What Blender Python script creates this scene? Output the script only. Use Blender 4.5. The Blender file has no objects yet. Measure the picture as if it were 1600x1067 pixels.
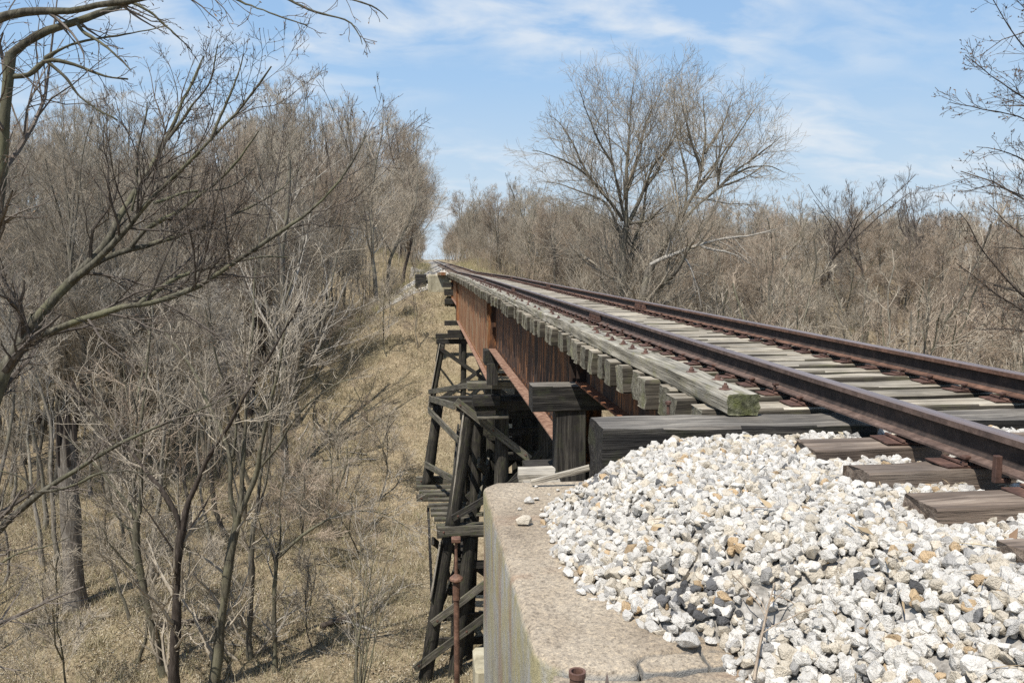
import bpy, bmesh, math, random
import numpy as np
from mathutils import Matrix, Vector

# ------------------------------------------------------------------ camera, sky, sun, exposure
S = bpy.context.scene
COL = S.collection
FPX, VPX, VPY = 1270.0, 665.0, 405.5          # focal length in photo pixels, vanishing point of the bridge
CAM = np.array([-3.4, 0.0, 0.79])
_u, _v = (VPX-800)/FPX, (533.5-VPY)/FPX
_n = math.sqrt(1+_u*_u+_v*_v)
YAW = math.asin(-_u/_n); PITCH = math.asin(_v/_n/math.cos(YAW))
FW = np.array([math.sin(YAW)*math.cos(PITCH), math.cos(YAW)*math.cos(PITCH), -math.sin(PITCH)])
RT = np.array([math.cos(YAW), -math.sin(YAW), 0.0]); UP = np.cross(RT, FW)
cam = bpy.data.cameras.new('camera'); cam_o = bpy.data.objects.new('camera', cam); COL.objects.link(cam_o)
cam.sensor_width = 36.0; cam.lens = FPX/1600*36.0; cam.clip_start = 0.05; cam.clip_end = 3000
M = Matrix.Identity(4)
for i in range(3):
    M[i][0] = RT[i]; M[i][1] = UP[i]; M[i][2] = -FW[i]; M[i][3] = CAM[i]
cam_o.matrix_world = M
S.camera = cam_o

SUN_EL, SUN_AZ = math.radians(60), math.radians(-140)      # azimuth from +Y (track direction), negative = to the left
sdir = Vector((math.sin(SUN_AZ)*math.cos(SUN_EL), math.cos(SUN_AZ)*math.cos(SUN_EL), math.sin(SUN_EL)))
sl = bpy.data.lights.new('sun', 'SUN'); sl.energy = 4.8; sl.angle = math.radians(0.53); sl.color = (1.0, 0.955, 0.89)
so = bpy.data.objects.new('sun', sl); COL.objects.link(so); so.rotation_euler = sdir.to_track_quat('Z', 'Y').to_euler(); so.location = (0, 0, 60)

W = bpy.data.worlds.new('World'); S.world = W; W.use_nodes = True
nt = W.node_tree; nt.nodes.clear()
def N(t, ty, **kw):
    n = t.nodes.new(ty)
    for k, v in kw.items():
        if k.startswith('i_'):
            key = k[2:]
            n.inputs[int(key) if key.isdigit() else key.replace('_', ' ')].default_value = v
        else: setattr(n, k, v)
    return n
def ramp(t, fac, stops, interp='LINEAR'):
    r = t.nodes.new('ShaderNodeValToRGB'); r.color_ramp.interpolation = interp
    e = r.color_ramp.elements
    while len(e) < len(stops): e.new(0.5)
    for k, (p, c) in enumerate(stops):
        e[k].position = p; e[k].color = (*c, 1) if len(c) == 3 else c
    t.links.new(fac, r.inputs[0]); return r
sky = N(nt, 'ShaderNodeTexSky', sky_type='NISHITA', sun_disc=False, sun_elevation=SUN_EL, sun_rotation=SUN_AZ, altitude=200.0, air_density=1.0, dust_density=0.15, ozone_density=2.2)
geo = N(nt, 'ShaderNodeTexCoord')
sep = N(nt, 'ShaderNodeSeparateXYZ'); nt.links.new(geo.outputs['Generated'], sep.inputs[0])
zc = N(nt, 'ShaderNodeMath', operation='MAXIMUM', i_1=0.03); nt.links.new(sep.outputs[2], zc.inputs[0])
za = N(nt, 'ShaderNodeMath', operation='ADD', i_1=0.30); nt.links.new(zc.outputs[0], za.inputs[0])
dx = N(nt, 'ShaderNodeMath', operation='DIVIDE'); nt.links.new(sep.outputs[0], dx.inputs[0]); nt.links.new(za.outputs[0], dx.inputs[1])
dy = N(nt, 'ShaderNodeMath', operation='DIVIDE'); nt.links.new(sep.outputs[1], dy.inputs[0]); nt.links.new(za.outputs[0], dy.inputs[1])
cmb = N(nt, 'ShaderNodeCombineXYZ'); nt.links.new(dx.outputs[0], cmb.inputs[0]); nt.links.new(dy.outputs[0], cmb.inputs[1])
mp = N(nt, 'ShaderNodeMapping'); mp.inputs['Scale'].default_value = (1.5, 2.4, 1); mp.inputs['Location'].default_value = (3.1, 1.2, 0); nt.links.new(cmb.outputs[0], mp.inputs[0])
c1 = N(nt, 'ShaderNodeTexNoise', i_Scale=0.9, i_Detail=2.0, i_Roughness=0.5); nt.links.new(mp.outputs[0], c1.inputs['Vector'])
c2 = N(nt, 'ShaderNodeTexNoise', i_Scale=3.2, i_Detail=6.0, i_Roughness=0.55, i_Distortion=0.3); nt.links.new(mp.outputs[0], c2.inputs['Vector'])
m1 = ramp(nt, c1.outputs[0], [(0.40, (0, 0, 0)), (0.60, (1, 1, 1))])
m2 = ramp(nt, c2.outputs[0], [(0.42, (0, 0, 0)), (0.66, (1, 1, 1))])
mm = N(nt, 'ShaderNodeMath', operation='MULTIPLY'); nt.links.new(m1.outputs[0], mm.inputs[0]); nt.links.new(m2.outputs[0], mm.inputs[1])
m3 = N(nt, 'ShaderNodeMath', operation='MULTIPLY', i_1=0.72); nt.links.new(mm.outputs[0], m3.inputs[0])
el = N(nt, 'ShaderNodeMapRange', i_1=0.0, i_2=0.42, i_3=0.0, i_4=1.0, interpolation_type='SMOOTHSTEP'); nt.links.new(sep.outputs[2], el.inputs[0])
pale = ramp(nt, el.outputs[0], [(0.0, (3.05, 3.75, 4.35)), (0.5, (1.95, 3.0, 4.35)), (1.0, (1.45, 2.45, 4.0))])
el2 = N(nt, 'ShaderNodeMapRange', i_1=0.18, i_2=0.75, i_3=0.0, i_4=0.75, interpolation_type='SMOOTHSTEP'); nt.links.new(sep.outputs[2], el2.inputs[0])
smix = N(nt, 'ShaderNodeMix', data_type='RGBA'); nt.links.new(el2.outputs[0], smix.inputs[0]); nt.links.new(pale.outputs[0], smix.inputs[6]); nt.links.new(sky.outputs[0], smix.inputs[7])
cmix = N(nt, 'ShaderNodeMix', data_type='RGBA'); cmix.inputs[7].default_value = (4.1, 4.35, 4.6, 1)
nt.links.new(m3.outputs[0], cmix.inputs[0]); nt.links.new(smix.outputs[2], cmix.inputs[6])
bg = N(nt, 'ShaderNodeBackground', i_Strength=0.15); nt.links.new(cmix.outputs[2], bg.inputs[0])
wo = N(nt, 'ShaderNodeOutputWorld'); nt.links.new(bg.outputs[0], wo.inputs[0])
S.view_settings.view_transform = 'Standard'; S.view_settings.look = 'None'; S.view_settings.gamma = 1; S.view_settings.use_curve_mapping = False
S.view_settings.exposure = 0.40
S.render.engine = 'CYCLES'
S.cycles.max_bounces = 5; S.cycles.diffuse_bounces = 3; S.cycles.glossy_bounces = 2; S.cycles.caustics_reflective = False
S.cycles.use_denoising = False

# ------------------------------------------------------------------ helpers
R = np.random.default_rng(11)
rnd = random.Random(5)
def at(px, py, x=None, y=None, z=None):
    """point of the place seen in the photograph at (px, py) on a given plane"""
    r = FW + RT*(px-800)/FPX + UP*(533.5-py)/FPX
    t = (x-CAM[0])/r[0] if x is not None else ((y-CAM[1])/r[1] if y is not None else (z-CAM[2])/r[2])
    return CAM + r*t
def pix(P):
    d = np.asarray(P, float)-CAM; zz = d@FW
    return 800+FPX*(d@RT)/zz, 533.5-FPX*(d@UP)/zz, zz
def mesh(name, V, F, mats=(), smooth=False, tint=None, mi=None):
    """fast mesh from arrays; F: (n,3) / (n,4) array or list of such arrays or list of tuples"""
    me = bpy.data.meshes.new(name)
    V = np.asarray(V, np.float32).reshape(-1, 3)
    if isinstance(F, np.ndarray): F = [F]
    if len(F) and not isinstance(F[0], np.ndarray):
        d = {}
        for f in F: d.setdefault(len(f), []).append(f)
        F = [np.array(x) for x in d.values()]
    F = [f for f in F if len(f)]
    idx = np.concatenate([f.ravel() for f in F]).astype(np.int32)
    cnt = np.concatenate([np.full(len(f), f.shape[1]) for f in F]).astype(np.int32)
    st = np.concatenate([[0], np.cumsum(cnt)[:-1]]).astype(np.int32)
    me.vertices.add(len(V)); me.vertices.foreach_set('co', V.ravel())
    me.loops.add(len(idx)); me.loops.foreach_set('vertex_index', idx)
    me.polygons.add(len(cnt)); me.polygons.foreach_set('loop_start', st); me.polygons.foreach_set('loop_total', cnt)
    for m in mats: me.materials.append(m)
    if mi is not None: me.polygons.foreach_set('material_index', np.asarray(mi, np.int32))
    me.polygons.foreach_set('use_smooth', np.full(len(cnt), bool(smooth)))
    me.update(calc_edges=True)
    if tint is not None:
        a = me.color_attributes.new('tint', 'FLOAT_COLOR', 'POINT')
        t = np.ones((len(V), 4), np.float32); t[:, :3] = tint; a.data.foreach_set('color', t.ravel())
    return me
def obj(name, me, parent=None, loc=(0, 0, 0), rot=None, label=None, cat=None, group=None, kind=None):
    o = bpy.data.objects.new(name, me); COL.objects.link(o); o.location = loc
    if rot is not None: o.rotation_euler = rot
    if parent is not None: o.parent = parent
    return tag(o, label, cat, group, kind)
def tag(o, label=None, cat=None, group=None, kind=None):
    if label: o['label'] = label
    if cat: o['category'] = cat
    if group: o['group'] = group
    if kind: o['kind'] = kind
    return o
def thing(name, loc, label, cat, group=None):
    return obj(name, None, None, tuple(loc), None, label, cat, group)
def kids(o): return [c for c in COL.objects if c.parent == o]

def material(name, build, rough=0.9, metal=0.0, spec=0.3):
    m = bpy.data.materials.new(name); m.use_nodes = True; t = m.node_tree; t.nodes.clear()
    b = N(t, 'ShaderNodeBsdfPrincipled'); b.inputs['Roughness'].default_value = rough; b.inputs['Metallic'].default_value = metal
    b.inputs['Specular IOR Level'].default_value = spec
    o = N(t, 'ShaderNodeOutputMaterial'); t.links.new(b.outputs[0], o.inputs[0])
    build(t, b); return m
def coords(t, scale=(1, 1, 1), world=False):
    c = N(t, 'ShaderNodeNewGeometry') if world else N(t, 'ShaderNodeTexCoord')
    mpn = N(t, 'ShaderNodeMapping'); mpn.inputs['Scale'].default_value = scale
    t.links.new(c.outputs['Position' if world else 'Object'], mpn.inputs[0])
    if not world:
        oi = N(t, 'ShaderNodeObjectInfo'); mu = N(t, 'ShaderNodeMath', operation='MULTIPLY', i_1=57.0); t.links.new(oi.outputs['Random'], mu.inputs[0])
        cx = N(t, 'ShaderNodeCombineXYZ'); t.links.new(mu.outputs[0], cx.inputs[0]); t.links.new(mu.outputs[0], cx.inputs[1]); t.links.new(cx.outputs[0], mpn.inputs['Location'])
    return mpn.outputs[0]
def noise(t, vec, scale, detail=4, rough=0.6, dist=0.0):
    n = N(t, 'ShaderNodeTexNoise', i_Scale=scale, i_Detail=detail, i_Roughness=rough, i_Distortion=dist); t.links.new(vec, n.inputs['Vector']); return n.outputs[0]
def bump(t, b, h, strength=0.4, dist=0.01):
    bp = N(t, 'ShaderNodeBump', i_Strength=strength, i_Distance=dist); t.links.new(h, bp.inputs['Height']); t.links.new(bp.outputs[0], b.inputs['Normal'])
def mix(t, f, a, c, mode='MIX'):
    m = N(t, 'ShaderNodeMix', data_type='RGBA', blend_type=mode)
    for k, v in ((0, f), (6, a), (7, c)):
        if isinstance(v, (int, float)): m.inputs[k].default_value = v
        elif isinstance(v, tuple): m.inputs[k].default_value = (*v, 1)
        else: t.links.new(v, m.inputs[k])
    return m.outputs[2]
def objrand(t, col, lo, hi):
    oi = N(t, 'ShaderNodeObjectInfo'); mr = N(t, 'ShaderNodeMapRange', i_3=lo, i_4=hi); t.links.new(oi.outputs['Random'], mr.inputs[0])
    h = N(t, 'ShaderNodeHueSaturation'); t.links.new(mr.outputs[0], h.inputs['Value']); t.links.new(col, h.inputs['Color']); return h.outputs[0]

def wood(name, dark, mid, light, moss=None, lo=0.75, hi=1.2, bumps=0.6, rough=0.9):
    def f(t, b):
        v = coords(t, (1.2, 26, 26)); n1 = noise(t, v, 1.0, 5, 0.65)
        v2 = coords(t, (4, 90, 90)); n2 = noise(t, v2, 1.0, 3, 0.6)
        v3 = coords(t, (1.6, 1.6, 1.6)); n3 = noise(t, v3, 1.5, 4, 0.6)
        c = ramp(t, n1, [(0.30, dark), (0.50, mid), (0.68, light)]).outputs[0]
        crack = ramp(t, n2, [(0.30, (0.18, 0.18, 0.18)), (0.42, (1, 1, 1))]).outputs[0]
        c = mix(t, 0.75, c, crack, 'MULTIPLY')
        pat = ramp(t, n3, [(0.35, (0.6, 0.6, 0.6)), (0.65, (1.12, 1.1, 1.06))]).outputs[0]
        c = mix(t, 0.8, c, pat, 'MULTIPLY')
        if moss:
            k = ramp(t, noise(t, coords(t, (3, 5, 5)), 1.3, 5, 0.65), [(0.52, (0, 0, 0)), (0.68, (0.75, 0.75, 0.75))]).outputs[0]
            c = mix(t, k, c, moss)
        c = objrand(t, c, lo, hi)
        t.links.new(c, b.inputs['Base Color'])
        ad = N(t, 'ShaderNodeMath', operation='ADD'); t.links.new(n1, ad.inputs[0]); t.links.new(n2, ad.inputs[1])
        bump(t, b, ad.outputs[0], bumps, 0.012)
    return material(name, f, rough)
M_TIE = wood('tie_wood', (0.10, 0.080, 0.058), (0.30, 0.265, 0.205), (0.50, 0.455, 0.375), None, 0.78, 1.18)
M_TIESIDE = wood('shaded_tie_side_wood', (0.025, 0.020, 0.015), (0.075, 0.064, 0.048), (0.16, 0.14, 0.108), (0.09, 0.086, 0.045), 0.75, 1.2)  # shade of the gaps between ties painted into the side colour
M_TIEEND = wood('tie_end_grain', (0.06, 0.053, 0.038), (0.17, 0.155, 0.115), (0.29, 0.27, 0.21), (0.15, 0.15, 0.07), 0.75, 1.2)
M_TIEBROWN = wood('brown_tie_wood', (0.06, 0.045, 0.035), (0.17, 0.130, 0.100), (0.30, 0.245, 0.195), None, 0.8, 1.15)
M_GUARD = wood('guard_wood', (0.11, 0.098, 0.072), (0.29, 0.265, 0.21), (0.44, 0.41, 0.345), (0.20, 0.185, 0.095), 0.9, 1.1)
M_CREO = wood('creosoted_wood', (0.009, 0.008, 0.007), (0.028, 0.025, 0.022), (0.085, 0.077, 0.064), (0.045, 0.047, 0.025), 0.8, 1.3, 0.9, 0.8)
M_WTOP = wood('weathered_creosoted_top', (0.05, 0.045, 0.04), (0.15, 0.135, 0.115), (0.29, 0.265, 0.225), None, 0.9, 1.15)
M_END = wood('mossy_end_grain', (0.035, 0.035, 0.018), (0.10, 0.10, 0.055), (0.19, 0.185, 0.12), (0.12, 0.13, 0.035), .9, 1.1)
M_GREY = wood('grey_wood', (0.04, 0.036, 0.030), (0.11, 0.10, 0.078), (0.22, 0.20, 0.162), (0.085, 0.095, 0.038), 0.7, 1.2)
M_PALEWOOD = wood('pale_split_wood', (0.16, 0.14, 0.11), (0.36, 0.325, 0.265), (0.52, 0.48, 0.40), None, 0.85, 1.1)
M_PILE = wood('pile_wood', (0.011, 0.010, 0.008), (0.036, 0.032, 0.026), (0.105, 0.094, 0.075), (0.05, 0.052, 0.026), 0.8, 1.3)

def rust(name, a, bcol, c, streak=True, pale=None, rough=0.8, lo=0.9, hi=1.1):
    def f(t, b):
        v = coords(t, (2.6, 2.6, 0.38) if streak else (6, 6, 6)); n1 = noise(t, v, 1.3, 6, 0.68)
        n2 = noise(t, coords(t, (1, 1, 1)), 22.0, 5, 0.7)
        col = ramp(t, n1, [(0.30, a), (0.48, bcol), (0.66, c)]).outputs[0]
        if pale:
            k = ramp(t, noise(t, coords(t, (2.2, 2.2, 0.42)), 2.0, 6, 0.75), [(0.50, (0, 0, 0)), (0.60, (0.85, 0.85, 0.85))]).outputs[0]
            col = mix(t, k, col, pale)
        sp = ramp(t, n2, [(0.35, (0.55, 0.52, 0.5)), (0.6, (1.1, 1.1, 1.1))]).outputs[0]
        col = mix(t, 0.7, col, sp, 'MULTIPLY')
        col = objrand(t, col, lo, hi)
        t.links.new(col, b.inputs['Base Color']); bump(t, b, n2, 0.35, 0.004)
    return material(name, f, rough, 0.0, 0.35)
M_RAIL = rust('rail_steel', (0.062, 0.043, 0.035), (0.105, 0.071, 0.056), (0.165, 0.114, 0.090), False, None, 0.62)
M_RAILR = rust('rail_steel_orange', (0.075, 0.042, 0.029), (0.140, 0.076, 0.050), (0.220, 0.122, 0.082), False, None, 0.7)
M_PLATE = rust('plate_steel', (0.045, 0.026, 0.020), (0.095, 0.052, 0.038), (0.165, 0.092, 0.066), False, None, 0.7)
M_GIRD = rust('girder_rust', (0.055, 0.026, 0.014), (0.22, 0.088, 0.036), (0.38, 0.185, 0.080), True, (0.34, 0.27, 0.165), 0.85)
M_GIRDSHADE = rust('shaded_girder_steel', (0.012, 0.009, 0.008), (0.034, 0.021, 0.015), (0.12, 0.055, 0.028), True, (0.27, 0.115, 0.042), 0.8)  # deck shade on the near webs put into the colour, with rust patches
M_GIRDTOP = rust('flange_rust', (0.12, 0.065, 0.045), (0.23, 0.13, 0.085), (0.36, 0.235, 0.165), False, None, 0.85)
M_BEAM = rust('beam_rust', (0.05, 0.022, 0.012), (0.15, 0.058, 0.026), (0.25, 0.105, 0.045), True, None, 0.85)
M_WEB = rust('shaded_rail_web', (0.018, 0.013, 0.011), (0.036, 0.026, 0.021), (0.07, 0.048, 0.037), False, None, 0.75)  # web faces coloured dark to stand for shade below the rail head
def _shine(t, b):
    n1 = noise(t, coords(t, (40, 1.2, 40)), 1.0, 4, 0.6)
    t.links.new(ramp(t, n1, [(0.3, (0.13, 0.10, 0.09)), (0.7, (0.24, 0.19, 0.17))]).outputs[0], b.inputs['Base Color'])
M_HEAD = material('worn_rail_top', _shine, 0.42, 0.25, 0.5)

def _conc(t, b):
    v = coords(t, (1, 1, 1)); n0 = noise(t, v, 2.2, 5, 0.62); n1 = noise(t, v, 48.0, 5, 0.8); n2 = noise(t, v, 150.0, 2, 0.7)
    c = ramp(t, n0, [(0.28, (0.205, 0.165, 0.122)), (0.5, (0.31, 0.257, 0.193)), (0.72, (0.395, 0.34, 0.265))]).outputs[0]
    g = ramp(t, n1, [(0.36, (0.40, 0.38, 0.36)), (0.47, (0.92, 0.92, 0.92)), (0.64, (1.3, 1.27, 1.2))]).outputs[0]
    c = mix(t, 0.85, c, g, 'MULTIPLY')
    g2 = ramp(t, n2, [(0.25, (0.35, 0.34, 0.33)), (0.44, (1, 1, 1)), (0.74, (1.3, 1.28, 1.2))]).outputs[0]
    c = mix(t, 0.65, c, g2, 'MULTIPLY')
    vo = N(t, 'ShaderNodeTexVoronoi', i_Scale=120.0); t.links.new(v, vo.inputs['Vector']); sv = N(t, 'ShaderNodeSeparateColor'); t.links.new(vo.outputs['Color'], sv.inputs[0])
    c = mix(t, 0.45, c, ramp(t, sv.outputs[0], [(0.0, (0.35, 0.33, 0.31)), (0.13, (0.85, 0.84, 0.83)), (0.75, (1.0, 1.0, 1.0)), (0.92, (1.45, 1.4, 1.3))]).outputs[0], 'MULTIPLY')
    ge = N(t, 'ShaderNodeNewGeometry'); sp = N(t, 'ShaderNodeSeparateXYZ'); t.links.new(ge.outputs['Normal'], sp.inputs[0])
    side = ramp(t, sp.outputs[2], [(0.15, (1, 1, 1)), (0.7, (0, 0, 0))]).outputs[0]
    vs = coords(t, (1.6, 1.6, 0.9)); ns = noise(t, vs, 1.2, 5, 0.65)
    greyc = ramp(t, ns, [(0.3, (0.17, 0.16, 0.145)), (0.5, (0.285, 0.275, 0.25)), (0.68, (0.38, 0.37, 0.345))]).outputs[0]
    po = N(t, 'ShaderNodeSeparateXYZ'); t.links.new(ge.outputs['Position'], po.inputs[0])
    lz = N(t, 'ShaderNodeMapRange', i_1=-2.4, i_2=-1.0, i_3=0.0, i_4=1.0); t.links.new(po.outputs[2], lz.inputs[0])
    lic = ramp(t, noise(t, coords(t, (3, 3, 1.9)), 2.0, 6, 0.72), [(0.40, (0, 0, 0)), (0.58, (1, 1, 1))]).outputs[0]
    lm = N(t, 'ShaderNodeMath', operation='MULTIPLY'); t.links.new(lic, lm.inputs[0]); lx = N(t, 'ShaderNodeMapRange', i_1=-2.80, i_2=-2.95, i_3=0.0, i_4=0.75); t.links.new(po.outputs[0], lx.inputs[0]); lq = N(t, 'ShaderNodeMath', operation='MULTIPLY'); t.links.new(lz.outputs[0], lq.inputs[0]); t.links.new(lx.outputs[0], lq.inputs[1]); t.links.new(lq.outputs[0], lm.inputs[1])
    greyc = mix(t, lm.outputs[0], greyc, (0.31, 0.265, 0.115))
    greyc = mix(t, 0.5, greyc, g, 'MULTIPLY')
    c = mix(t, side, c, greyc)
    st = ramp(t, noise(t, coords(t, (1.2, 2.6, 1)), 1.1, 3, 0.5), [(0.60, (0, 0, 0)), (0.72, (0.6, 0.6, 0.6))]).outputs[0]
    c = mix(t, st, c, (0.235, 0.13, 0.075))
    t.links.new(c, b.inputs['Base Color'])
    ad = N(t, 'ShaderNodeMath', operation='ADD'); t.links.new(n1, ad.inputs[0]); t.links.new(n2, ad.inputs[1]); bump(t, b, ad.outputs[0], 0.75, 0.006)
M_CONC = material('weathered_concrete', _conc, 0.95)
def _conc2(t, b):
    v = coords(t, (1.5, 1.5, 0.6)); n0 = noise(t, v, 1.5, 6, 0.68)
    t.links.new(ramp(t, n0, [(0.3, (0.17, 0.15, 0.10)), (0.5, (0.36, 0.32, 0.22)), (0.7, (0.46, 0.42, 0.31))]).outputs[0], b.inputs['Base Color'])
    bump(t, b, noise(t, v, 30.0, 3, 0.7), 0.5, 0.01)
M_CONC2 = material('far_concrete', _conc2, 0.95)

def _stone(t, b):
    a = N(t, 'ShaderNodeAttribute', attribute_name='tint'); v = coords(t, (1, 1, 1), True); n1 = noise(t, v, 45.0, 4, 0.7)
    n2 = noise(t, v, 160.0, 2, 0.7)
    g = ramp(t, n1, [(0.32, (0.70, 0.68, 0.66)), (0.46, (0.97, 0.965, 0.955)), (0.66, (1.08, 1.08, 1.08))]).outputs[0]
    t.links.new(mix(t, 0.85, a.outputs['Color'], g, 'MULTIPLY'), b.inputs['Base Color'])
    ad = N(t, 'ShaderNodeMath', operation='ADD'); t.links.new(n1, ad.inputs[0]); t.links.new(n2, ad.inputs[1]); bump(t, b, ad.outputs[0], 0.85, 0.010)
M_STONE = material('limestone', _stone, 0.95, 0.0, 0.2)
def _bed(t, b):
    v = coords(t, (1, 1, 1), True); n1 = noise(t, v, 20.0, 5, 0.75); n2 = noise(t, v, 1.2, 3)
    vo = N(t, 'ShaderNodeTexVoronoi', i_Scale=17.0); t.links.new(v, vo.inputs['Vector'])
    c = ramp(t, n1, [(0.3, (0.16, 0.145, 0.125)), (0.5, (0.36, 0.335, 0.295)), (0.66, (0.54, 0.51, 0.46))]).outputs[0]
    c = mix(t, 0.5, c, ramp(t, vo.outputs['Distance'], [(0.0, (1.2, 1.2, 1.2)), (0.6, (0.45, 0.45, 0.45))]).outputs[0], 'MULTIPLY')
    t.links.new(c, b.inputs['Base Color']); bump(t, b, vo.outputs['Distance'], 0.8, 0.05)
M_BED = material('ballast_fines', _bed, 0.95)

def _ground(t, b):
    v = coords(t, (1, 1, 1), True)
    n0 = noise(t, v, 0.14, 4, 0.6); n1 = noise(t, v, 1.3, 5, 0.65); n2 = noise(t, v, 9.0, 4, 0.75); n3 = noise(t, v, 30.0, 3, 0.8)
    c = ramp(t, n2, [(0.27, (0.085, 0.067, 0.043)), (0.42, (0.20, 0.160, 0.104)), (0.56, (0.295, 0.242, 0.160)), (0.70, (0.40, 0.35, 0.26))]).outputs[0]
    c = mix(t, 0.6, c, ramp(t, n3, [(0.34, (0.42, 0.38, 0.34)), (0.5, (1, 1, 1)), (0.68, (1.5, 1.45, 1.35))]).outputs[0], 'MULTIPLY')
    c = mix(t, 0.7, c, ramp(t, n1, [(0.33, (0.62, 0.58, 0.54)), (0.6, (1.12, 1.1, 1.06))]).outputs[0], 'MULTIPLY')
    gr = ramp(t, n0, [(0.50, (0, 0, 0)), (0.66, (0.55, 0.55, 0.55))]).outputs[0]
    c = mix(t, gr, c, mix(t, 0.5, (0.135, 0.135, 0.055), c))
    t.links.new(c, b.inputs['Base Color']); bump(t, b, n2, 0.8, 0.06)
M_GROUND = material('leaf_litter', _ground, 1.0, 0.0, 0.1)
def _leaf(t, b):
    a = N(t, 'ShaderNodeAttribute', attribute_name='tint'); t.links.new(a.outputs['Color'], b.inputs['Base Color'])
M_TINT = material('dry_plant', _leaf, 0.9, 0.0, 0.15)

def bark(name, dark, mid, light, lichen=None, lo=0.75, hi=1.25):
    def f(t, b):
        v = coords(t, (7, 7, 1.3)); n1 = noise(t, v, 2.2, 5, 0.7); n2 = noise(t, coords(t), 1.1, 4, 0.6)
        c = ramp(t, n1, [(0.30, dark), (0.5, mid), (0.70, light)]).outputs[0]
        if lichen:
            k = ramp(t, n2, [(0.44, (0, 0, 0)), (0.62, (0.75, 0.75, 0.75))]).outputs[0]; c = mix(t, k, c, lichen)
        c = objrand(t, c, lo, hi)
        t.links.new(c, b.inputs['Base Color']); bump(t, b, n1, 0.7, 0.03)
    return material(name, f, 0.95, 0.0, 0.15)
M_BARK = bark('grey_bark', (0.050, 0.043, 0.034), (0.135, 0.118, 0.094), (0.25, 0.225, 0.185), (0.165, 0.152, 0.108))
M_BARKPALE = bark('pale_grey_bark', (0.075, 0.066, 0.053), (0.19, 0.17, 0.14), (0.31, 0.285, 0.24), (0.20, 0.185, 0.135))
M_BARKF = bark('rough_near_bark', (0.026, 0.023, 0.017), (0.080, 0.072, 0.054), (0.175, 0.16, 0.12), (0.135, 0.13, 0.075), .9, 1.1)
M_BARKG = bark('lichen_bark', (0.042, 0.037, 0.027), (0.115, 0.103, 0.074), (0.22, 0.20, 0.15), (0.175, 0.165, 0.105))
M_BARKD = bark('dark_bark', (0.030, 0.024, 0.020), (0.070, 0.056, 0.045), (0.13, 0.108, 0.09))
M_BARKP = bark('pale_dead_wood', (0.14, 0.125, 0.105), (0.29, 0.265, 0.225), (0.42, 0.39, 0.34))
M_STUMP = bark('shredded_bark', (0.05, 0.042, 0.035), (0.14, 0.122, 0.10), (0.27, 0.245, 0.21))
M_TWIG = bark('grey_twigs', (0.20, 0.168, 0.128), (0.32, 0.275, 0.21), (0.43, 0.38, 0.30), None, .85, 1.15)
M_TWIGB = bark('brown_twigs', (0.19, 0.145, 0.105), (0.32, 0.255, 0.188), (0.43, 0.355, 0.27), None, .85, 1.15)
M_TWIGD = bark('dark_twigs', (0.06, 0.049, 0.040), (0.12, 0.10, 0.082), (0.19, 0.165, 0.137))
M_TWIGP = bark('pale_twigs', (0.17, 0.15, 0.12), (0.29, 0.26, 0.215), (0.40, 0.365, 0.31))
M_BUD = bark('bud_scales', (0.10, 0.062, 0.045), (0.19, 0.125, 0.085), (0.28, 0.20, 0.12))

# ------------------------------------------------------------------ terrain
def sstep(a, b, x):
    t = np.clip((x-a)/(b-a), 0, 1); return t*t*(3-2*t)
def wave(x, y, s, k):
    return (np.sin(x*s+1.3*k)*np.cos(y*s*1.17+0.7*k)+0.5*np.sin(x*s*2.3+y*s*1.9+2.1*k))
def track_z(y):
    return float(np.interp(y, [0, 40, 68, 90, 136, 300, 420], [0, -0.02, -0.20, -0.10, 0.06, 0.42, 0.8]))
_ty = np.array([0, 40, 68, 90, 136, 300, 420.]); _tz = np.array([0, -.02, -.20, -.10, .06, .42, .8])
def terrain(x, y):
    x = np.asarray(x, float); y = np.asarray(y, float)
    floor = -14.4 + 0.35*wave(x, y, 0.21, 1)+0.10*wave(x, y, 0.9, 3)
    rise_l = sstep(62, 128, y-0.12*np.abs(x+10)) ; rise_r = sstep(60, 150, y+0.0*x)
    lift = np.where(x < 0, rise_l*16.2, rise_r*14.6)
    near = sstep(14, -30, y)*13.0
    wl = sstep(-55, -120, x)*10+sstep(60, 160, x)*9
    nat = floor+np.maximum(np.maximum(lift, near), wl)+0.5*wave(x, y, 0.07, 2)
    tz = np.interp(y, _ty, _tz)
    hw = 3.1
    dside = np.maximum(np.abs(x)-hw, 0)
    dfar = np.hypot(dside, np.maximum(70.0-y, 0))
    fill_f = tz-0.72-0.62*dfar-0.0*x
    dnear = np.hypot(dside, np.maximum(y-2.3, 0))
    fill_n = tz-0.95-0.62*dnear
    z = np.maximum(nat, np.where(y > 38, fill_f, fill_n)+0.06*wave(x, y, 0.8, 5))
    cut = tz-0.75+0.45*np.maximum(np.abs(x)-4.2, 0)
    z = np.where((y > 100) | (y < -8), np.minimum(z, np.where(np.abs(x) < 40, cut, 1e9)), z)
    return z
def tz1(x, y): return float(terrain(np.array([x]), np.array([y]))[0])
def grid_axis(segs):
    out = []
    for a, b, s in segs: out += list(np.arange(a, b, s))
    out.append(segs[-1][1]); return np.array(out)
gx = grid_axis([(-900, -200, 60), (-200, -70, 8), (-70, 50, 1.0), (50, 200, 8), (200, 900, 60)])
gy = grid_axis([(-200, -20, 12), (-20, 110, 1.0), (110, 200, 4), (200, 420, 12), (420, 1500, 90)])
GX, GY = np.meshgrid(gx, gy); GZ = terrain(GX, GY)
nx_, ny_ = len(gx), len(gy)
I = np.arange(nx_*ny_).reshape(ny_, nx_)
Fq = np.stack([I[:-1, :-1], I[:-1, 1:], I[1:, 1:], I[1:, :-1]], -1).reshape(-1, 4)
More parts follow.
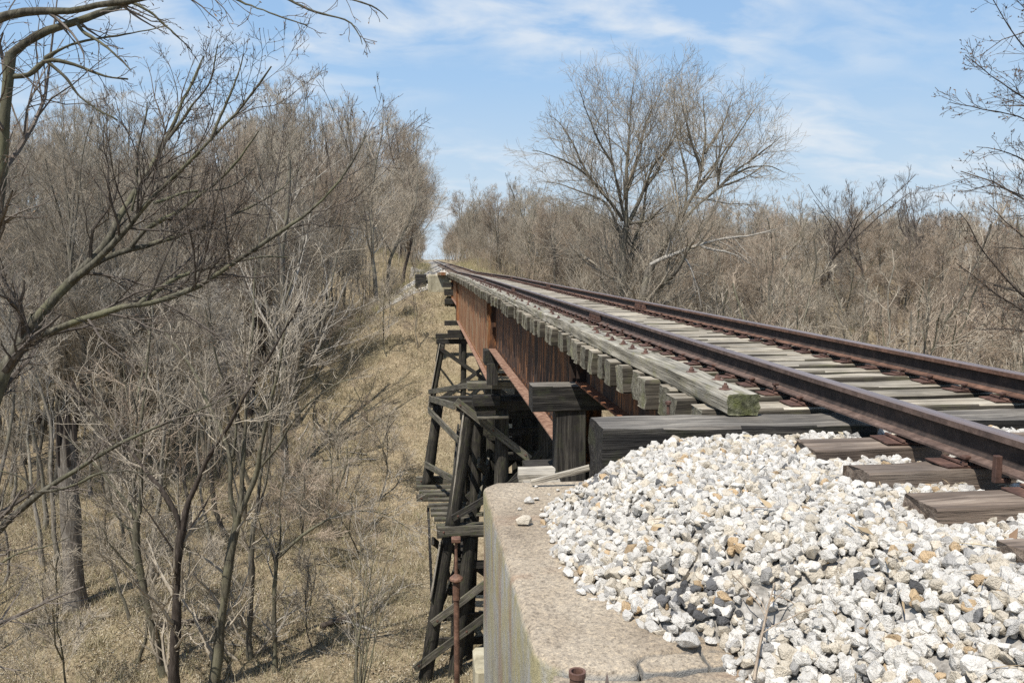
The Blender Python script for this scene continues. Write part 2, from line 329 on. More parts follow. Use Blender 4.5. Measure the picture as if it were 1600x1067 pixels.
obj('ground', mesh('ground', np.stack([GX, GY, GZ], -1), Fq, [M_GROUND], True), kind='structure')

# ------------------------------------------------------------------ shape builders
def smooth_noise(n, amp, rng, k=3):
    a = rng.normal(0, 1, n+2*k); a = np.convolve(a, np.ones(k)/k, 'same')[k:-k]; return a*amp
def prism(L, prof, nst, rng, jit=0.004, taper=1.0, cap=True):
    """bar along local X with cross-section prof (k,2), irregular like sawn and weathered wood"""
    k = len(prof); xs = np.linspace(-L/2, L/2, nst)
    V = np.zeros((nst, k, 3)); V[:, :, 0] = xs[:, None]
    s = np.linspace(1, taper, nst)[:, None]
    V[:, :, 1] = prof[None, :, 0]*s; V[:, :, 2] = prof[None, :, 1]*s
    for j in range(k):
        V[:, j, 1] += smooth_noise(nst, jit, rng); V[:, j, 2] += smooth_noise(nst, jit, rng)
    V[0, :, 0] += rng.normal(0, jit, k); V[-1, :, 0] += rng.normal(0, jit, k)
    V = V.reshape(-1, 3)
    i = np.arange(nst-1)[:, None]*k; j = np.arange(k)[None, :]; j2 = (j+1) % k
    F = np.stack([i+j, i+j2, i+k+j2, i+k+j], -1).reshape(-1, 4)
    Fs = [F]
    if cap:
        Fs += [np.array([list(range(k))[::-1]]), np.array([list(range((nst-1)*k, nst*k))])]
    return V, Fs
def rect_prof(w, h, bev=0.012, ws=2):
    pts = []
    hw, hh = w/2, h/2
    for sx, sy, flip in ((1, -1, 0), (1, 1, 1), (-1, 1, 0), (-1, -1, 1)):
        a = (sx*hw, sy*(hh-bev)); b = (sx*(hw-bev), sy*hh)
        pts += ([b, a] if not flip else [a, b])
    out = []
    for i in range(len(pts)):
        p, q = np.array(pts[i]), np.array(pts[(i+1) % len(pts)])
        out.append(p)
        if np.linalg.norm(q-p) > 0.06:
            for u in range(1, ws+1): out.append(p+(q-p)*u/(ws+1))
    return np.array(out)
def round_prof(r, k=12): 
    a = np.arange(k)/k*2*math.pi; return np.stack([np.cos(a)*r, np.sin(a)*r], -1)
def bar(name, p0, p1, w, h, mt, parent=None, org=None, rng=R, jit=0.004, rnd_=False, taper=1.0, nst=None, roll=0.0, top=None, ends=None, **tags):
    """timber or pile from p0 to p1; w = width across, h = height"""
    p0, p1 = Vector(p0), Vector(p1); d = p1-p0; L = d.length
    prof = round_prof(w/2) if rnd_ else rect_prof(w, h, min(0.012, w*0.15, h*0.15))
    V, F = prism(L, prof, nst or max(4, int(L/0.3)+2), rng, jit, taper)
    me = mesh(name, V, F, [mt], rnd_)
    if top is not None or ends is not None:
        me.materials.append(top or mt); me.materials.append(ends or mt)
        mi = [1 if p.normal.z > .7 else (2 if abs(p.normal.x) > .8 else 0) for p in me.polygons]; me.polygons.foreach_set('material_index', mi)
    o = obj(name, me, parent, **tags)
    X = d.normalized(); up = Vector((0, 0, 1)) if abs(X.z) < 0.95 else Vector((0, 1, 0))
    Y = up.cross(X).normalized(); Z = X.cross(Y)
    m = Matrix((X, Y, Z)).transposed().to_4x4() @ Matrix.Rotation(roll, 4, 'X')
    c = (p0+p1)/2 - (Vector(org) if org is not None else Vector((0, 0, 0)))
    m.translation = c; o.matrix_basis = m
    return o
def boxes(lst):
    """arrays for boxes ((x0,x1),(y0,y1),(z0,z1))"""
    V, F = [], []
    for (x0, x1), (y0, y1), (z0, z1) in lst:
        b = len(V); V += [(x, y, z) for z in (z0, z1) for y in (y0, y1) for x in (x0, x1)]
        F += [(b, b+2, b+3, b+1), (b+4, b+5, b+7, b+6), (b, b+1, b+5, b+4), (b+2, b+6, b+7, b+3), (b, b+4, b+6, b+2), (b+1, b+3, b+7, b+5)]
    return np.array(V), np.array(F)
def boxmesh(name, lst, mt, bev=0.0):
    V, F = boxes(lst); me = mesh(name, V, F, [mt])
    if bev:
        bm = bmesh.new(); bm.from_mesh(me); bmesh.ops.bevel(bm, geom=bm.edges[:], offset=bev, segments=1, affect='EDGES'); bm.to_mesh(me); bm.free()
    return me
def lathe(name, prof, mt, k=16):
    V, F = [], []
    for r, z in prof: V += [(r*math.cos(a*2*math.pi/k), r*math.sin(a*2*math.pi/k), z) for a in range(k)]
    for i in range(len(prof)-1):
        for j in range(k): F.append((i*k+j, i*k+(j+1) % k, (i+1)*k+(j+1) % k, (i+1)*k+j))
    F.append(tuple(range(k))[::-1]); F.append(tuple(range((len(prof)-1)*k, len(prof)*k)))
    return mesh(name, V, F, [mt], False)

# ------------------------------------------------------------------ the railway track
track = thing('railway_track', (0, 0, 0), 'rusty single railway track crossing the timber and steel bridge on weathered ties', 'railway track')
# rail: one 39 ft length along Y, base at z=-0.168
RP = [(-.070, -.168), (.070, -.168), (.070, -.157), (.020, -.144), (.0085, -.128), (.0070, -.052), (.012, -.046), (.0385, -.040), (.0385, -.010), (.030, -.002), (.012, 0.0),
      (-.012, 0.0), (-.030, -.002), (-.0385, -.010), (-.0385, -.040), (-.012, -.046), (-.0070, -.052), (-.0085, -.128), (-.020, -.144), (-.070, -.157)]
RP = np.array(RP)
def rail_piece(x, y0, y1, mt):
    n = max(2, int((y1-y0)/3)+1); ys = np.linspace(y0+0.004, y1-0.004, n); k = len(RP)
    V = np.zeros((n, k, 3)); V[:, :, 0] = RP[None, :, 0]; V[:, :, 1] = (ys-y0)[:, None]
    V[:, :, 2] = RP[None, :, 1]+np.array([track_z(a) for a in ys])[:, None]
    i = np.arange(n-1)[:, None]*k; j = np.arange(k)[None, :]; j2 = (j+1) % k
    F = np.stack([i+j, i+k+j, i+k+j2, i+j2], -1).reshape(-1, 4)
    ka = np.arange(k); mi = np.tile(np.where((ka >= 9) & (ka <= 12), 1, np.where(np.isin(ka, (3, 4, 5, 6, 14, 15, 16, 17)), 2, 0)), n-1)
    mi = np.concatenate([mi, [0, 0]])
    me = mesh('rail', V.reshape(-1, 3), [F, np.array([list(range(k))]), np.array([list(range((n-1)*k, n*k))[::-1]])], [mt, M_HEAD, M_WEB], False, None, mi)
    return obj('rail', me, track, (x, y0, 0))
jb_me = None
def joint_bar_mesh(side):
    V, F = boxes([((side*.011, side*.034), (-.38, .38), (-.135, -.050)), ((side*.034, side*.062), (-.38, .38), (-.143, -.122)), ((side*.012, side*.038), (-.38, .38), (-.052, -.044))]
                 + [((side*.034, side*.060), (c-.022, c+.022), (-.112, -.070)) for c in (-.27, -.09, .09, .27)])
    if side < 0:
        V[:, 0] = V[:, 0]
    return mesh('joint_bar', V, F, [M_PLATE])
jb = {s: joint_bar_mesh(s) for s in (-1, 1)}
for x, first, mt in ((-.755, 12.45, M_RAIL), (.755, 15.4, M_RAILR)):
    L = 11.9; cuts = [first-L*2] + [first+L*i for i in range(-1, 26)]
    for a, b in zip(cuts[:-1], cuts[1:]):
        a = max(a, -4)
        r = rail_piece(x, a, b, mt)
        if b < 140:
            for s in (-1, 1): obj('joint_bar', jb[s], r, (0, b-a, track_z(b)))
# an anchor clip on the near rail
anc = [c for c in COL.objects if c.name.startswith('rail.') or c.name == 'rail'][1]
pa = at(1580, 765, x=-.83)
obj('rail_anchor', boxmesh('rail_anchor', [((-.10, -.068), (-.014, .014), (-.20, -.09)), ((-.10, -.02), (-.014, .014), (-.215, -.195))], M_PLATE, 0.003), [c for c in COL.objects if c.name.split('.')[0] == 'rail' and c.location.y <= pa[1]][-1 if False else 0], (0, 3.35+4, 0))

# ties
def tie_mesh(L, w, h, seed, mt, jit=0.006, side=None):
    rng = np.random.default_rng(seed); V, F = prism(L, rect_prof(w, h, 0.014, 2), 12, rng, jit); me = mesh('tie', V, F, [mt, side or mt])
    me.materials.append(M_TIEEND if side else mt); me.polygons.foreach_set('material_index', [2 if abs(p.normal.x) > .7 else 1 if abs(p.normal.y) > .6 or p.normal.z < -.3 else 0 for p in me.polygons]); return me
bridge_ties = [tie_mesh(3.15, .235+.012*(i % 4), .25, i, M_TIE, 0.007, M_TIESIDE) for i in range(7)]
brown_ties = [tie_mesh(2.7, .235, .20, 20+i, M_TIEBROWN, 0.009) for i in range(4)]
def plate_mesh():
    V, F = boxes([((-.17, .17), (-.095, .095), (0, .016)), ((-.088, -.072), (-.095, .095), (.016, .026)), ((.072, .088), (-.095, .095), (.016, .026))])
    V = np.array(V); V[(np.abs(V[:, 0]) > .16) & (V[:, 2] > .01), 2] -= .006
    V = V+R.normal(0, .0015, V.shape); return mesh('tie_plate', V, F, [M_PLATE])
plate = plate_mesh()
spike = boxmesh('spike', [((-.009, .009), (-.009, .009), (0, .042)), ((-.016, .026), (-.017, .017), (.042, .060))], M_PLATE, 0.004)
spike_r = boxmesh('spike', [((-.009, .009), (-.009, .009), (0, .042)), ((-.026, .016), (-.017, .017), (.042, .060))], M_PLATE, 0.004)
TIE_TOP = -.205
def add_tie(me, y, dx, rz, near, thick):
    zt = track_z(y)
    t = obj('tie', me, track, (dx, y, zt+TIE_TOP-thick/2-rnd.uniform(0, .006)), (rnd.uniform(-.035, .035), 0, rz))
    if near:
        for x in (-.755, .755):
            o = obj('tie_plate', plate, t, (x-dx, rnd.uniform(-.01, .01), thick/2+.003), (0, 0, -rz+rnd.uniform(-.04, .04)))
            if near > 1:
                for s, q, ms in ((-1, -.055, spike), (1, .05, spike_r)):
                    if rnd.random() < .93:
                        h = rnd.uniform(0, .03) if rnd.random() < .35 else 0.0
                        obj('spike', ms, t, (x-dx+s*.086, q+rnd.uniform(-.02, .02), thick/2+.004+h), (0, rnd.uniform(-.12, .12), rnd.uniform(-.3, .3)))
    return t
y = 5.36; k = 0
while y < 68.4:
    add_tie(bridge_ties[k % 7], y, rnd.uniform(-.07, .07), rnd.uniform(-.016, .016), 2 if y < 34 else 1, .25)
    y += (.432 if y < 11.5 else .415)+rnd.uniform(-.022, .022); k += 1
for k, y in enumerate((4.17, 3.66, 3.13, 2.56, 2.02, 1.5, .95)):
    add_tie(brown_ties[k % 4], y, rnd.uniform(-.03, .03), rnd.uniform(-.03, .03), 2, .20)
y = 69.0; k = 0
while y < 150:
    add_tie(brown_ties[k % 4], y, rnd.uniform(-.05, .05), rnd.uniform(-.03, .03), 0, .20); y += .56; k += 1
# guard timbers with bolts
washer = lathe('bolt', [(.045, 0), (.045, .006), (.022, .010), (.020, .028), (.012, .032), (.010, .045), (.001, .046)], M_PLATE, 8)
cuts = [4.98, 10.4, 14.4, 19.2, 24.7, 30.0, 35.4, 41, 46.5, 52, 57.5, 63, 68.2]
for side in (-1,):
    for i, (a, b) in enumerate(zip(cuts[:-1], cuts[1:])):
        zz = (track_z(a)+track_z(b))/2
        p0 = Vector((side*1.375+rnd.uniform(-.02, .02), a+.01, track_z(a)+TIE_TOP+.068)); p1 = Vector((side*1.375+rnd.uniform(-.03, .03), b-.02, track_z(b)+TIE_TOP+.068))
        g = bar('guard_timber', p0, p1, .215, .135, M_GUARD, track, jit=0.006, nst=20, ends=M_END)
        if b < 40:
            L = (p1-p0).length; n = int(L/.42)
            for j in range(n):
                if rnd.random() < .8: obj('bolt', washer, g, (-L/2+.2+j*.42, rnd.uniform(-.07, .07), .066), (0, 0, rnd.uniform(0, 3)))

# ------------------------------------------------------------------ concrete abutment, timber backwall, ballast at the near end
def solid(name, top_outline, z0, z1, mt, bev, parent=None, subdiv=0.12, rough=0.004, **tags):
    bm = bmesh.new(); vs = [bm.verts.new((x, y, z1)) for x, y in top_outline]; f = bm.faces.new(vs)
    if f.normal.z < 0: f.normal_flip()
    f.normal_update()
    if f.normal.z < 0: bmesh.ops.reverse_faces(bm, faces=[f])
    ext = bmesh.ops.extrude_face_region(bm, geom=[f]); nv = [e for e in ext['geom'] if isinstance(e, bmesh.types.BMVert)]
    for v in nv: v.co.z = z0
    bmesh.ops.recalc_face_normals(bm, faces=bm.faces[:])
    if bev: bmesh.ops.bevel(bm, geom=[e for e in bm.edges if any(abs(v.co.z-z1) < 1e-5 for v in e.verts)], offset=bev, segments=4, affect='EDGES', profile=0.5)
    bmesh.ops.triangulate(bm, faces=[f for f in bm.faces if len(f.verts) > 4])
    for _ in range(4):
        es = [e for e in bm.edges if e.calc_length() > subdiv and max(v.co.z for v in e.verts) > z1-1.6]
        if not es: break
        bmesh.ops.subdivide_edges(bm, edges=es, cuts=1, use_grid_fill=False); bmesh.ops.triangulate(bm, faces=[f for f in bm.faces if len(f.verts) > 4])
    bm.normal_update()
    for v in bm.verts:
        p = v.co; d = 0.5*math.sin(p.x*13+p.z*9)*math.cos(p.y*11)+0.5*math.sin(p.x*31+p.y*27+p.z*21)
        v.co += v.normal*rough*d*1.5
    me = bpy.data.meshes.new(name); bm.to_mesh(me); bm.free(); me.materials.append(mt)
    me.polygons.foreach_set('use_smooth', np.full(len(me.polygons), True))
    o = obj(name, me, parent, **tags)
    return o
ZC = -.65
ab = thing('concrete_abutment', (0, 3.8, -8), 'weathered tan concrete abutment block under the white ballast beside the rails', 'bridge abutment')
front = [(-3.02, 2.84), (-2.97, 2.745), (-2.89, 2.695), (-2.78, 2.672), (-2.67, 2.662), (-2.655, 2.70), (-2.662, 2.74), (-2.64, 2.775), (-2.60, 2.80), (-2.55, 2.79), (-2.49, 2.81), (-2.44, 2.80), (-2.398, 2.815), (-2.35, 2.80), (-2.28, 2.80), (-2.235, 2.77), (-2.22, 2.715), (-1.2, 2.74), (3.0, 2.8)]
def shift(o, par): o.location = Vector(o.location)-par.location; o.parent = par; return o
shift(solid('main_block', front+[(3.0, 5.15), (-2.96, 5.15), (-3.05, 5.08)], -8, ZC, M_CONC, 0.035, rough=0.004), ab)
shift(solid('broken_chunk', [(-2.648, 2.675), (-2.60, 2.672), (-2.53, 2.668), (-2.46, 2.685), (-2.404, 2.690), (-2.410, 2.74), (-2.404, 2.803), (-2.44, 2.790), (-2.49, 2.799), (-2.55, 2.780), (-2.598, 2.789), (-2.632, 2.766), (-2.652, 2.735), (-2.645, 2.70)], -8, ZC-.004, M_CONC, 0.012, rough=0.004), ab)
shift(solid('broken_chunk', [(-2.394, 2.692), (-2.33, 2.70), (-2.232, 2.712), (-2.245, 2.765), (-2.285, 2.79), (-2.345, 2.789), (-2.392, 2.803), (-2.400, 2.74)], -8, ZC-.010, M_CONC, 0.012, rough=0.004), ab)
lip = [(-2.97, 2.722), (-2.89, 2.672), (-2.78, 2.652), (-2.67, 2.640), (-2.60, 2.651), (-2.53, 2.645), (-2.46, 2.664), (-2.40, 2.665), (-2.33, 2.682), (-2.25, 2.690)]
shift(solid('cracked_lip', lip+[(-2.2, 2.45), (-2.92, 2.45), (-2.99, 2.52)], -8, ZC-.014, M_CONC, 0.014, rough=0.006), ab)

bw = thing('backwall_timber', (0, 4.88, -.63), 'big black creosoted timber lying across the bridge end behind the ballast', 'timber beam')
bar('beam', (-2.35, 4.885, -.43), (2.4, 4.885, -.43), .37, .42, M_CREO, bw, bw.location, jit=0.008, nst=40, top=M_WTOP)
pb = at(1044, 645, z=-.21)
obj('drift_bolt', lathe('drift_bolt', [(.011, 0), (.011, .065), (.020, .067), (.021, .085), (.012, .09)], M_PLATE, 8), bw, Vector((pb[0], pb[1], -.22))-bw.location)

# ballast surface
toe = np.array([(1.0, -2.55), (2.4, -2.30), (2.55, -2.31), (2.8, -2.30), (2.9, -2.50), (3.12, -2.60), (3.4, -2.74), (3.96, -2.78), (4.49, -2.74), (4.7, -2.62), (5.1, -2.58)])
def ballast_z(x, y):
    xt = np.interp(y, toe[:, 0], toe[:, 1]); d = np.maximum(x-xt, -.3)
    base = np.where(y > 2.62, ZC, ZC-.02-.25*np.clip((2.62-y), 0, 1.2))
    z = base+np.clip(d, -.3, 3)*.62
    top = np.where(np.abs(x) < 1.36, -.275, -.262)-np.clip(-1.25-x, 0, 1.0)*.05
    top = np.where(x > 1.3, -.27-.4*np.maximum(x-1.6, 0), top)
    k = .05
    h = np.clip(.5+.5*(top-z)/k/2, 0, 1); zz = top*(1-h)+z*h-k*h*(1-h)      # smooth minimum
    return zz+.012*wave(x, y, 7, 1)
bx = np.arange(-2.9, 3.6, .06); by = np.arange(.2, 4.72, .06)
BX, BY = np.meshgrid(bx, by); BZ = ballast_z(BX, BY)-.035
keep_z = np.where(BX < np.interp(BY, toe[:, 0], toe[:, 1])-.02, -1.3, BZ)
I = np.arange(BX.size).reshape(BX.shape)
Fb = np.stack([I[:-1, :-1], I[:-1, 1:], I[1:, 1:], I[1:, :-1]], -1).reshape(-1, 4)
ballast = obj('ballast', mesh('ballast', np.stack([BX, BY, keep_z], -1), Fb, [M_BED], True), kind='structure')

# stones
def stone_proto(seed):
    rng = np.random.default_rng(seed); n = 18
    p = rng.normal(0, 1, (n, 3)); p /= np.linalg.norm(p, axis=1)[:, None]
    p *= rng.uniform(.84, 1.08, (n, 1)); p *= np.array([1.0, rng.uniform(.7, .95), rng.uniform(.5, .8)])
    bm = bmesh.new()
    for q in p: bm.verts.new(q)
    g = bmesh.ops.convex_hull(bm, input=bm.verts[:])
    bmesh.ops.delete(bm, geom=[v for v in bm.verts if not v.link_faces], context='VERTS')
    bmesh.ops.bevel(bm, geom=bm.edges[:], offset=.07, segments=1, affect='EDGES', clamp_overlap=True)
    bmesh.ops.triangulate(bm, faces=bm.faces[:]); bm.verts.ensure_lookup_table(); bm.normal_update()
    V = np.array([v.co[:] for v in bm.verts]); F = np.array([[v.index for v in f.verts] for f in bm.faces]); bm.free()
    ln = np.linalg.norm(V, axis=1); V *= np.minimum(1, 1.12/np.maximum(ln, 1e-6))[:, None]
    return V, F
PROTO = [stone_proto(100+i) for i in range(30)]
def stone_tint(rng, dark=0.05):
    u = rng.random()
    if u < dark: c = np.array([.10, .098, .096])*rng.uniform(.7, 1.7)
    elif u < dark+.06: c = np.array([.33, .315, .29])*rng.uniform(.75, 1.2)
    elif u < dark+.09: c = np.array([.46, .335, .20])*rng.uniform(.75, 1.1)
    elif u < dark+.33: c = np.array([.52, .46, .365])*rng.uniform(.8, 1.1)
    else: c = np.array([.575, .545, .49])*rng.uniform(.78, 1.12)
    return np.clip(c, .03, .78)
def rotmats(n, rng):
    q = rng.normal(0, 1, (n, 4)); q /= np.linalg.norm(q, axis=1)[:, None]; w, x, y, z = q.T
    return np.stack([1-2*(y*y+z*z), 2*(x*y-z*w), 2*(x*z+y*w), 2*(x*y+z*w), 1-2*(x*x+z*z), 2*(y*z-x*w), 2*(x*z-y*w), 2*(y*z+x*w), 1-2*(x*x+y*y)], -1).reshape(n, 3, 3)
pts = []
def scatter(n, x0, x1, y0, y1, smin, smax):
    X = R.uniform(x0, x1, n); Y = R.uniform(y0, y1, n); xt = np.interp(Y, toe[:, 0], toe[:, 1])+R.normal(0, .035, n)
    s = smin+(smax-smin)*R.random(n)**1.7
    ok = (X > xt) 
    # keep the tie tops clear, thin cover between the rails
    for ty in (4.17, 3.66, 3.13, 2.56, 2.02, 1.5): ok &= ~((np.abs(Y-ty) < .118+s*.5) & (X > -1.36+R.normal(0, .03, n)) & (X < 1.4) & ~((R.random(n) < .12) & (np.abs(Y-ty) > .07) & (X < -1.2)) )
    for rx in (-.755, .755): ok &= ~(np.abs(X-rx) < .07+s)
    ok &= Y < 4.68-s*.9
    for a, b, c in zip(X[ok], Y[ok], s[ok]): pts.append((a, b, c))
scatter(20000, -2.85, 1.4, 1.2, 4.7, .020, .042)
scatter(3500, 1.3, 3.4, 1.6, 4.7, .022, .042)
scatter(2600, -2.85, -1.0, 1.2, 4.7, .028, .046)
# strays on the concrete
strays = [(818, 812, .052), (826, 781, .038), (838, 779, .024), (812, 795, .018), (846, 796, .016), (866, 838, .03), (862, 845, .024), (908, 924, .026), (925, 923, .026), (900, 905, .03), (838, 760, .014), (872, 765, .018), (858, 772, .016),
          (880, 870, .034), (888, 895, .034), (850, 805, .034), (1075, 1000, .05), (1110, 1000, .03)]
stones = []
for X, Y, s in pts:
    lift = R.uniform(-.35, .5)*s
    stones.append([X, Y, float(ballast_z(np.array(X), np.array(Y)))+lift-.010, s])
for px, py, s in strays:
    P = at(px, py, z=ZC+s*.5); stones.append([P[0], P[1], ZC+s*.52, s])
stones = np.array(stones)
rot = rotmats(len(stones), R)
for i in range(len(stones)-len(strays), len(stones)):
    a = R.uniform(0, 6.28); rot[i] = np.array([[math.cos(a), -math.sin(a), 0], [math.sin(a), math.cos(a), 0], [0, 0, .8]])
pid = R.integers(0, len(PROTO), len(stones))
tints = []
for i, (X, Y, Z, s) in enumerate(stones):
    px, py, d = pix((X, Y, Z)) if Y > .5 else (0, 0, 1)
    dk = .012
    if 1010 < px < 1160 and 885 < py < 985: dk = .27
    if 900 < px < 960 and 640 < py < 760: dk = .25
    tints.append(stone_tint(R, dk))
tints = np.array(tints)
scr = np.array([pix(p[:3]) for p in stones]); size_px = stones[:, 3]/scr[:, 2]
vis = (scr[:, 0] > -10) & (scr[:, 0] < 1610) & (scr[:, 1] > 600) & (scr[:, 1] < 1077)
order = np.argsort(-np.where(vis, size_px, 0)); single = order[:300]; rest = np.setdiff1d(np.arange(len(stones)), single)
n_s = len(strays)
# 300 individual stones share meshes: one mesh per (shape, colour class)
cache = {}
for i in single:
    key = (int(pid[i]), tuple(np.round(tints[i]*8).astype(int)))
    if key not in cache:
        V, F = PROTO[pid[i]]; cache[key] = mesh('stone', V, F, [M_STONE], False, np.broadcast_to(tints[i], V.shape))
    o = obj('stone', cache[key], ballast); s = stones[i, 3]
    m = Matrix([list(r) for r in rot[i]*s]).to_4x4(); m.translation = stones[i, :3]; o.matrix_basis = m
VV, FF, TT, off = [], [], [], 0
for i in rest:
    V, F = PROTO[pid[i]]; q = V@rot[i].T*stones[i, 3]+stones[i, :3]; VV.append(q); FF.append(F+off); TT.append(np.broadcast_to(tints[i], q.shape)); off += len(q)
obj('ballast_gravel', mesh('ballast_gravel', np.concatenate(VV), np.concatenate(FF), [M_STONE], False, np.concatenate(TT)), ballast, kind='stuff')

# far ballast: bed on the fill beyond the bridge, with a shoulder of pale stone
fy = np.concatenate([np.arange(68.6, 120, 1.0), np.arange(120, 330, 6.0)]); fx = np.array([-7.5, -6, -4.5, -3.2, -2.4, -1.7, -1.2, -.4, .4, 1.2, 1.7, 2.4, 3.4])
FX, FY = np.meshgrid(fx, fy); tzv = np.interp(FY, _ty, _tz)
FZ = tzv-.30-np.maximum(np.abs(FX)-1.6, 0)*.5
FZ = np.where(np.abs(FX) > 2.9, np.maximum(FZ-.1, terrain(FX, FY)+.05), FZ)
wid = np.interp(FY, [68, 80, 100, 125, 150], [1, 1, .75, .45, .35])
FXs = np.where(FX < -2.4, -2.4+(FX+2.4)*wid, FX); FZ = np.where(np.abs(FXs) > 2.9, np.maximum(tzv-.30-np.maximum(np.abs(FXs)-1.6, 0)*.62-.2, terrain(FXs, FY)+.05), FZ)
I = np.arange(FX.size).reshape(FX.shape)
farb = obj('far_ballast', mesh('far_ballast', np.stack([FXs, FY, FZ], -1), np.stack([I[:-1, :-1], I[:-1, 1:], I[1:, 1:], I[1:, :-1]], -1).reshape(-1, 4), [M_BED], True), kind='structure')
n = 3500; Y = 68.8+R.random(n)**1.5*45; X = R.uniform(-7.2, 1.6, n)*1.0
wd = np.interp(Y, [68, 80, 100, 125, 150], [1, 1, .75, .45, .35]); X = np.where(X < -2.4, -2.4+(X+2.4)*wd, X)
tzv = np.interp(Y, _ty, _tz); Z = np.where(np.abs(X) > 2.9, np.maximum(tzv-.30-np.maximum(np.abs(X)-1.6, 0)*.62-.2, terrain(X, Y)+.05), tzv-.30-np.maximum(np.abs(X)-1.6, 0)*.5)
rr = rotmats(n, R); VV, FF, TT, off = [], [], [], 0
for i in range(n):
    V, F = PROTO[i % 6]; q = V@rr[i].T*R.uniform(.05, .13)+np.array([X[i], Y[i], Z[i]]); VV.append(q); FF.append(F+off); TT.append(np.broadcast_to(stone_tint(R, .05), q.shape)); off += len(q)
obj('ballast_gravel', mesh('far_gravel', np.concatenate(VV), np.concatenate(FF), [M_STONE], False, np.concatenate(TT)), farb, kind='stuff')

# ------------------------------------------------------------------ steel spans
def span(name, y0, y1, xo, ztop, zbot, fw, stp, label, cat, mw, mf, near=False, sw=0):
    """pair of plate girders; xo = outer flange edge offset from the track centre"""
    t = thing(name, (0, (y0+y1)/2, zbot), label, cat)
    org = t.location; n = max(2, int(round((y1-y0)/stp)))
    tk = .03
    for s in (-1, 1):
        xw = s*(xo-fw/2)
        g = obj('girder', boxmesh('girder', [((xw-.009, xw+.009), (y0, y1), (zbot+tk, ztop-tk))], mw), t, -org)
        obj('flange', boxmesh('flange', [((xw-fw/2, xw+fw/2), (y0, y1), (ztop-tk+.001, ztop))], mf), g)
        obj('flange', boxmesh('flange', [((xw-fw/2, xw+fw/2), (y0, y1), (zbot, zbot+tk-.001))], mf), g)
        if not near:
            V, F = boxes([((xw+q*.010, xw+q*.024), (y0, y1), (a, a+.13)) for q in (-1, 1) for a in (zbot+tk+.001, ztop-tk-.131)])
            obj('flange_angle', mesh('flange_angle', V, F, [mw]), g)
            # rivet heads on the angle legs
            rv = []
            for yy in np.arange(y0+.1, y1-.05, .16): rv += [((xw+q*.024, xw+q*.038), (yy-.018, yy+.018), (zbot+tk+.05, zbot+tk+.086)) for q in (-1, 1)]
            V, F = boxes(rv); r_ = obj('rivets', mesh('rivets', V, F, [mw]), g, kind='stuff')
        for i in range(n+1):
            yy = y0+.05+(y1-y0-.1)*i/n; end = i in (0, n)
            for q in (-1, 1):
                wd = fw/2-.012 if end or q == -s else sw
                if near and not end: continue
                if wd <= 0: continue
                a, b = xw+q*.0095, xw+q*(.0095+wd)
                obj('stiffener', boxmesh('stiffener', [((min(a, b), max(a, b)), (yy-.008, yy+.008), (zbot+tk, ztop-tk))] + ([] if near else [((min(a, xw+q*.022), max(a, xw+q*.022)), (yy+.008, yy+.09), (zbot+tk+.132, ztop-tk-.132))]), mw), g)
    nb = max(2, int((y1-y0)/3.6))
    for i in range(nb+1):
        yy = y0+.35+(y1-y0-.7)*i/nb
        x1 = xo-fw/2-.03
        if near:
            obj('diaphragm', boxmesh('diaphragm', [((-x1, x1), (yy-.01, yy+.01), (zbot+.12, ztop-.12))], mw), t, -org)
        else:
            for p, q in (((-x1, yy, zbot+.2), (x1, yy, ztop-.2)), ((x1, yy+.03, zbot+.2), (-x1, yy+.03, ztop-.2)), ((-x1, yy, zbot+.2), (x1, yy, zbot+.2))):
                bar('cross_brace', p, q, .09, .09, mw, t, org, jit=0.0, nst=2)
    return t
span('steel_beam_span', 5.2, 11.42, 1.27, -.458, -.985, .30, .40, 'short rusty steel beam span nearest the concrete abutment with close stiffener plates', 'bridge span', M_GIRDSHADE, M_BEAM, True, sw=0)
span('plate_girder_span', 11.75, 27.45, 1.30, -.458, -2.25, .50, 1.5, 'rusty plate girder span in tie shadow, between square timber post and trestle tower', 'bridge span', M_GIRDSHADE, M_GIRDTOP, sw=0)
span('plate_girder_span', 27.75, 55.9, 1.33, -.47, -3.42, .36, 1.6, 'deepest bright orange rusted girder span beyond the trestle tower', 'bridge span', M_GIRD, M_GIRDTOP, sw=0)
span('plate_girder_span', 56.2, 67.2, 1.33, -.62, -2.40, .36, 1.25, 'last shallow rusty girder span meeting the far concrete abutment', 'bridge span', M_GIRD, M_GIRDTOP, sw=0)

# ------------------------------------------------------------------ timber bents and towers
b1 = thing('timber_bent', (0, 11.4, -8.4), 'square sawn timber bent with overhanging cap right behind the big backwall timber', 'trestle bent')
o_ = b1.location
bar('cap', (-1.93, 11.40, -1.165), (1.93, 11.40, -1.165), .40, .355, M_CREO, b1, o_, jit=0.006, top=M_WTOP)
for x in (-1.36, -.1, 1.36): bar('post', (x, 11.45, -1.35), (x, 11.45, -9.2), .43, .42, M_CREO, b1, o_, jit=0.006, roll=math.pi/2)
bar('cap', (-1.95, 11.95, -2.45), (1.95, 11.95, -2.45), .40, .36, M_CREO, b1, o_)
bar('brace', (-1.8, 11.18, -2.6), (1.9, 11.18, -6.5), .08, .25, M_CREO, b1, o_)

def bent(t, org, y, ztop, zbot, xs_top, batter, d, capx, mt=M_PILE, cap=True):
    for i, x in enumerate(xs_top):
        f = x/max(abs(v) for v in xs_top)
        bar('pile', (x, y, ztop), (x+(batter*(ztop-zbot))*(f if abs(f) > .6 else f*.35), y, zbot), d, d, mt, t, org, rnd_=True, jit=0.010, taper=1.12)
    if cap: bar('cap', (-capx, y, ztop+.17), (capx, y, ztop+.17), .34, .34, M_CREO, t, org)
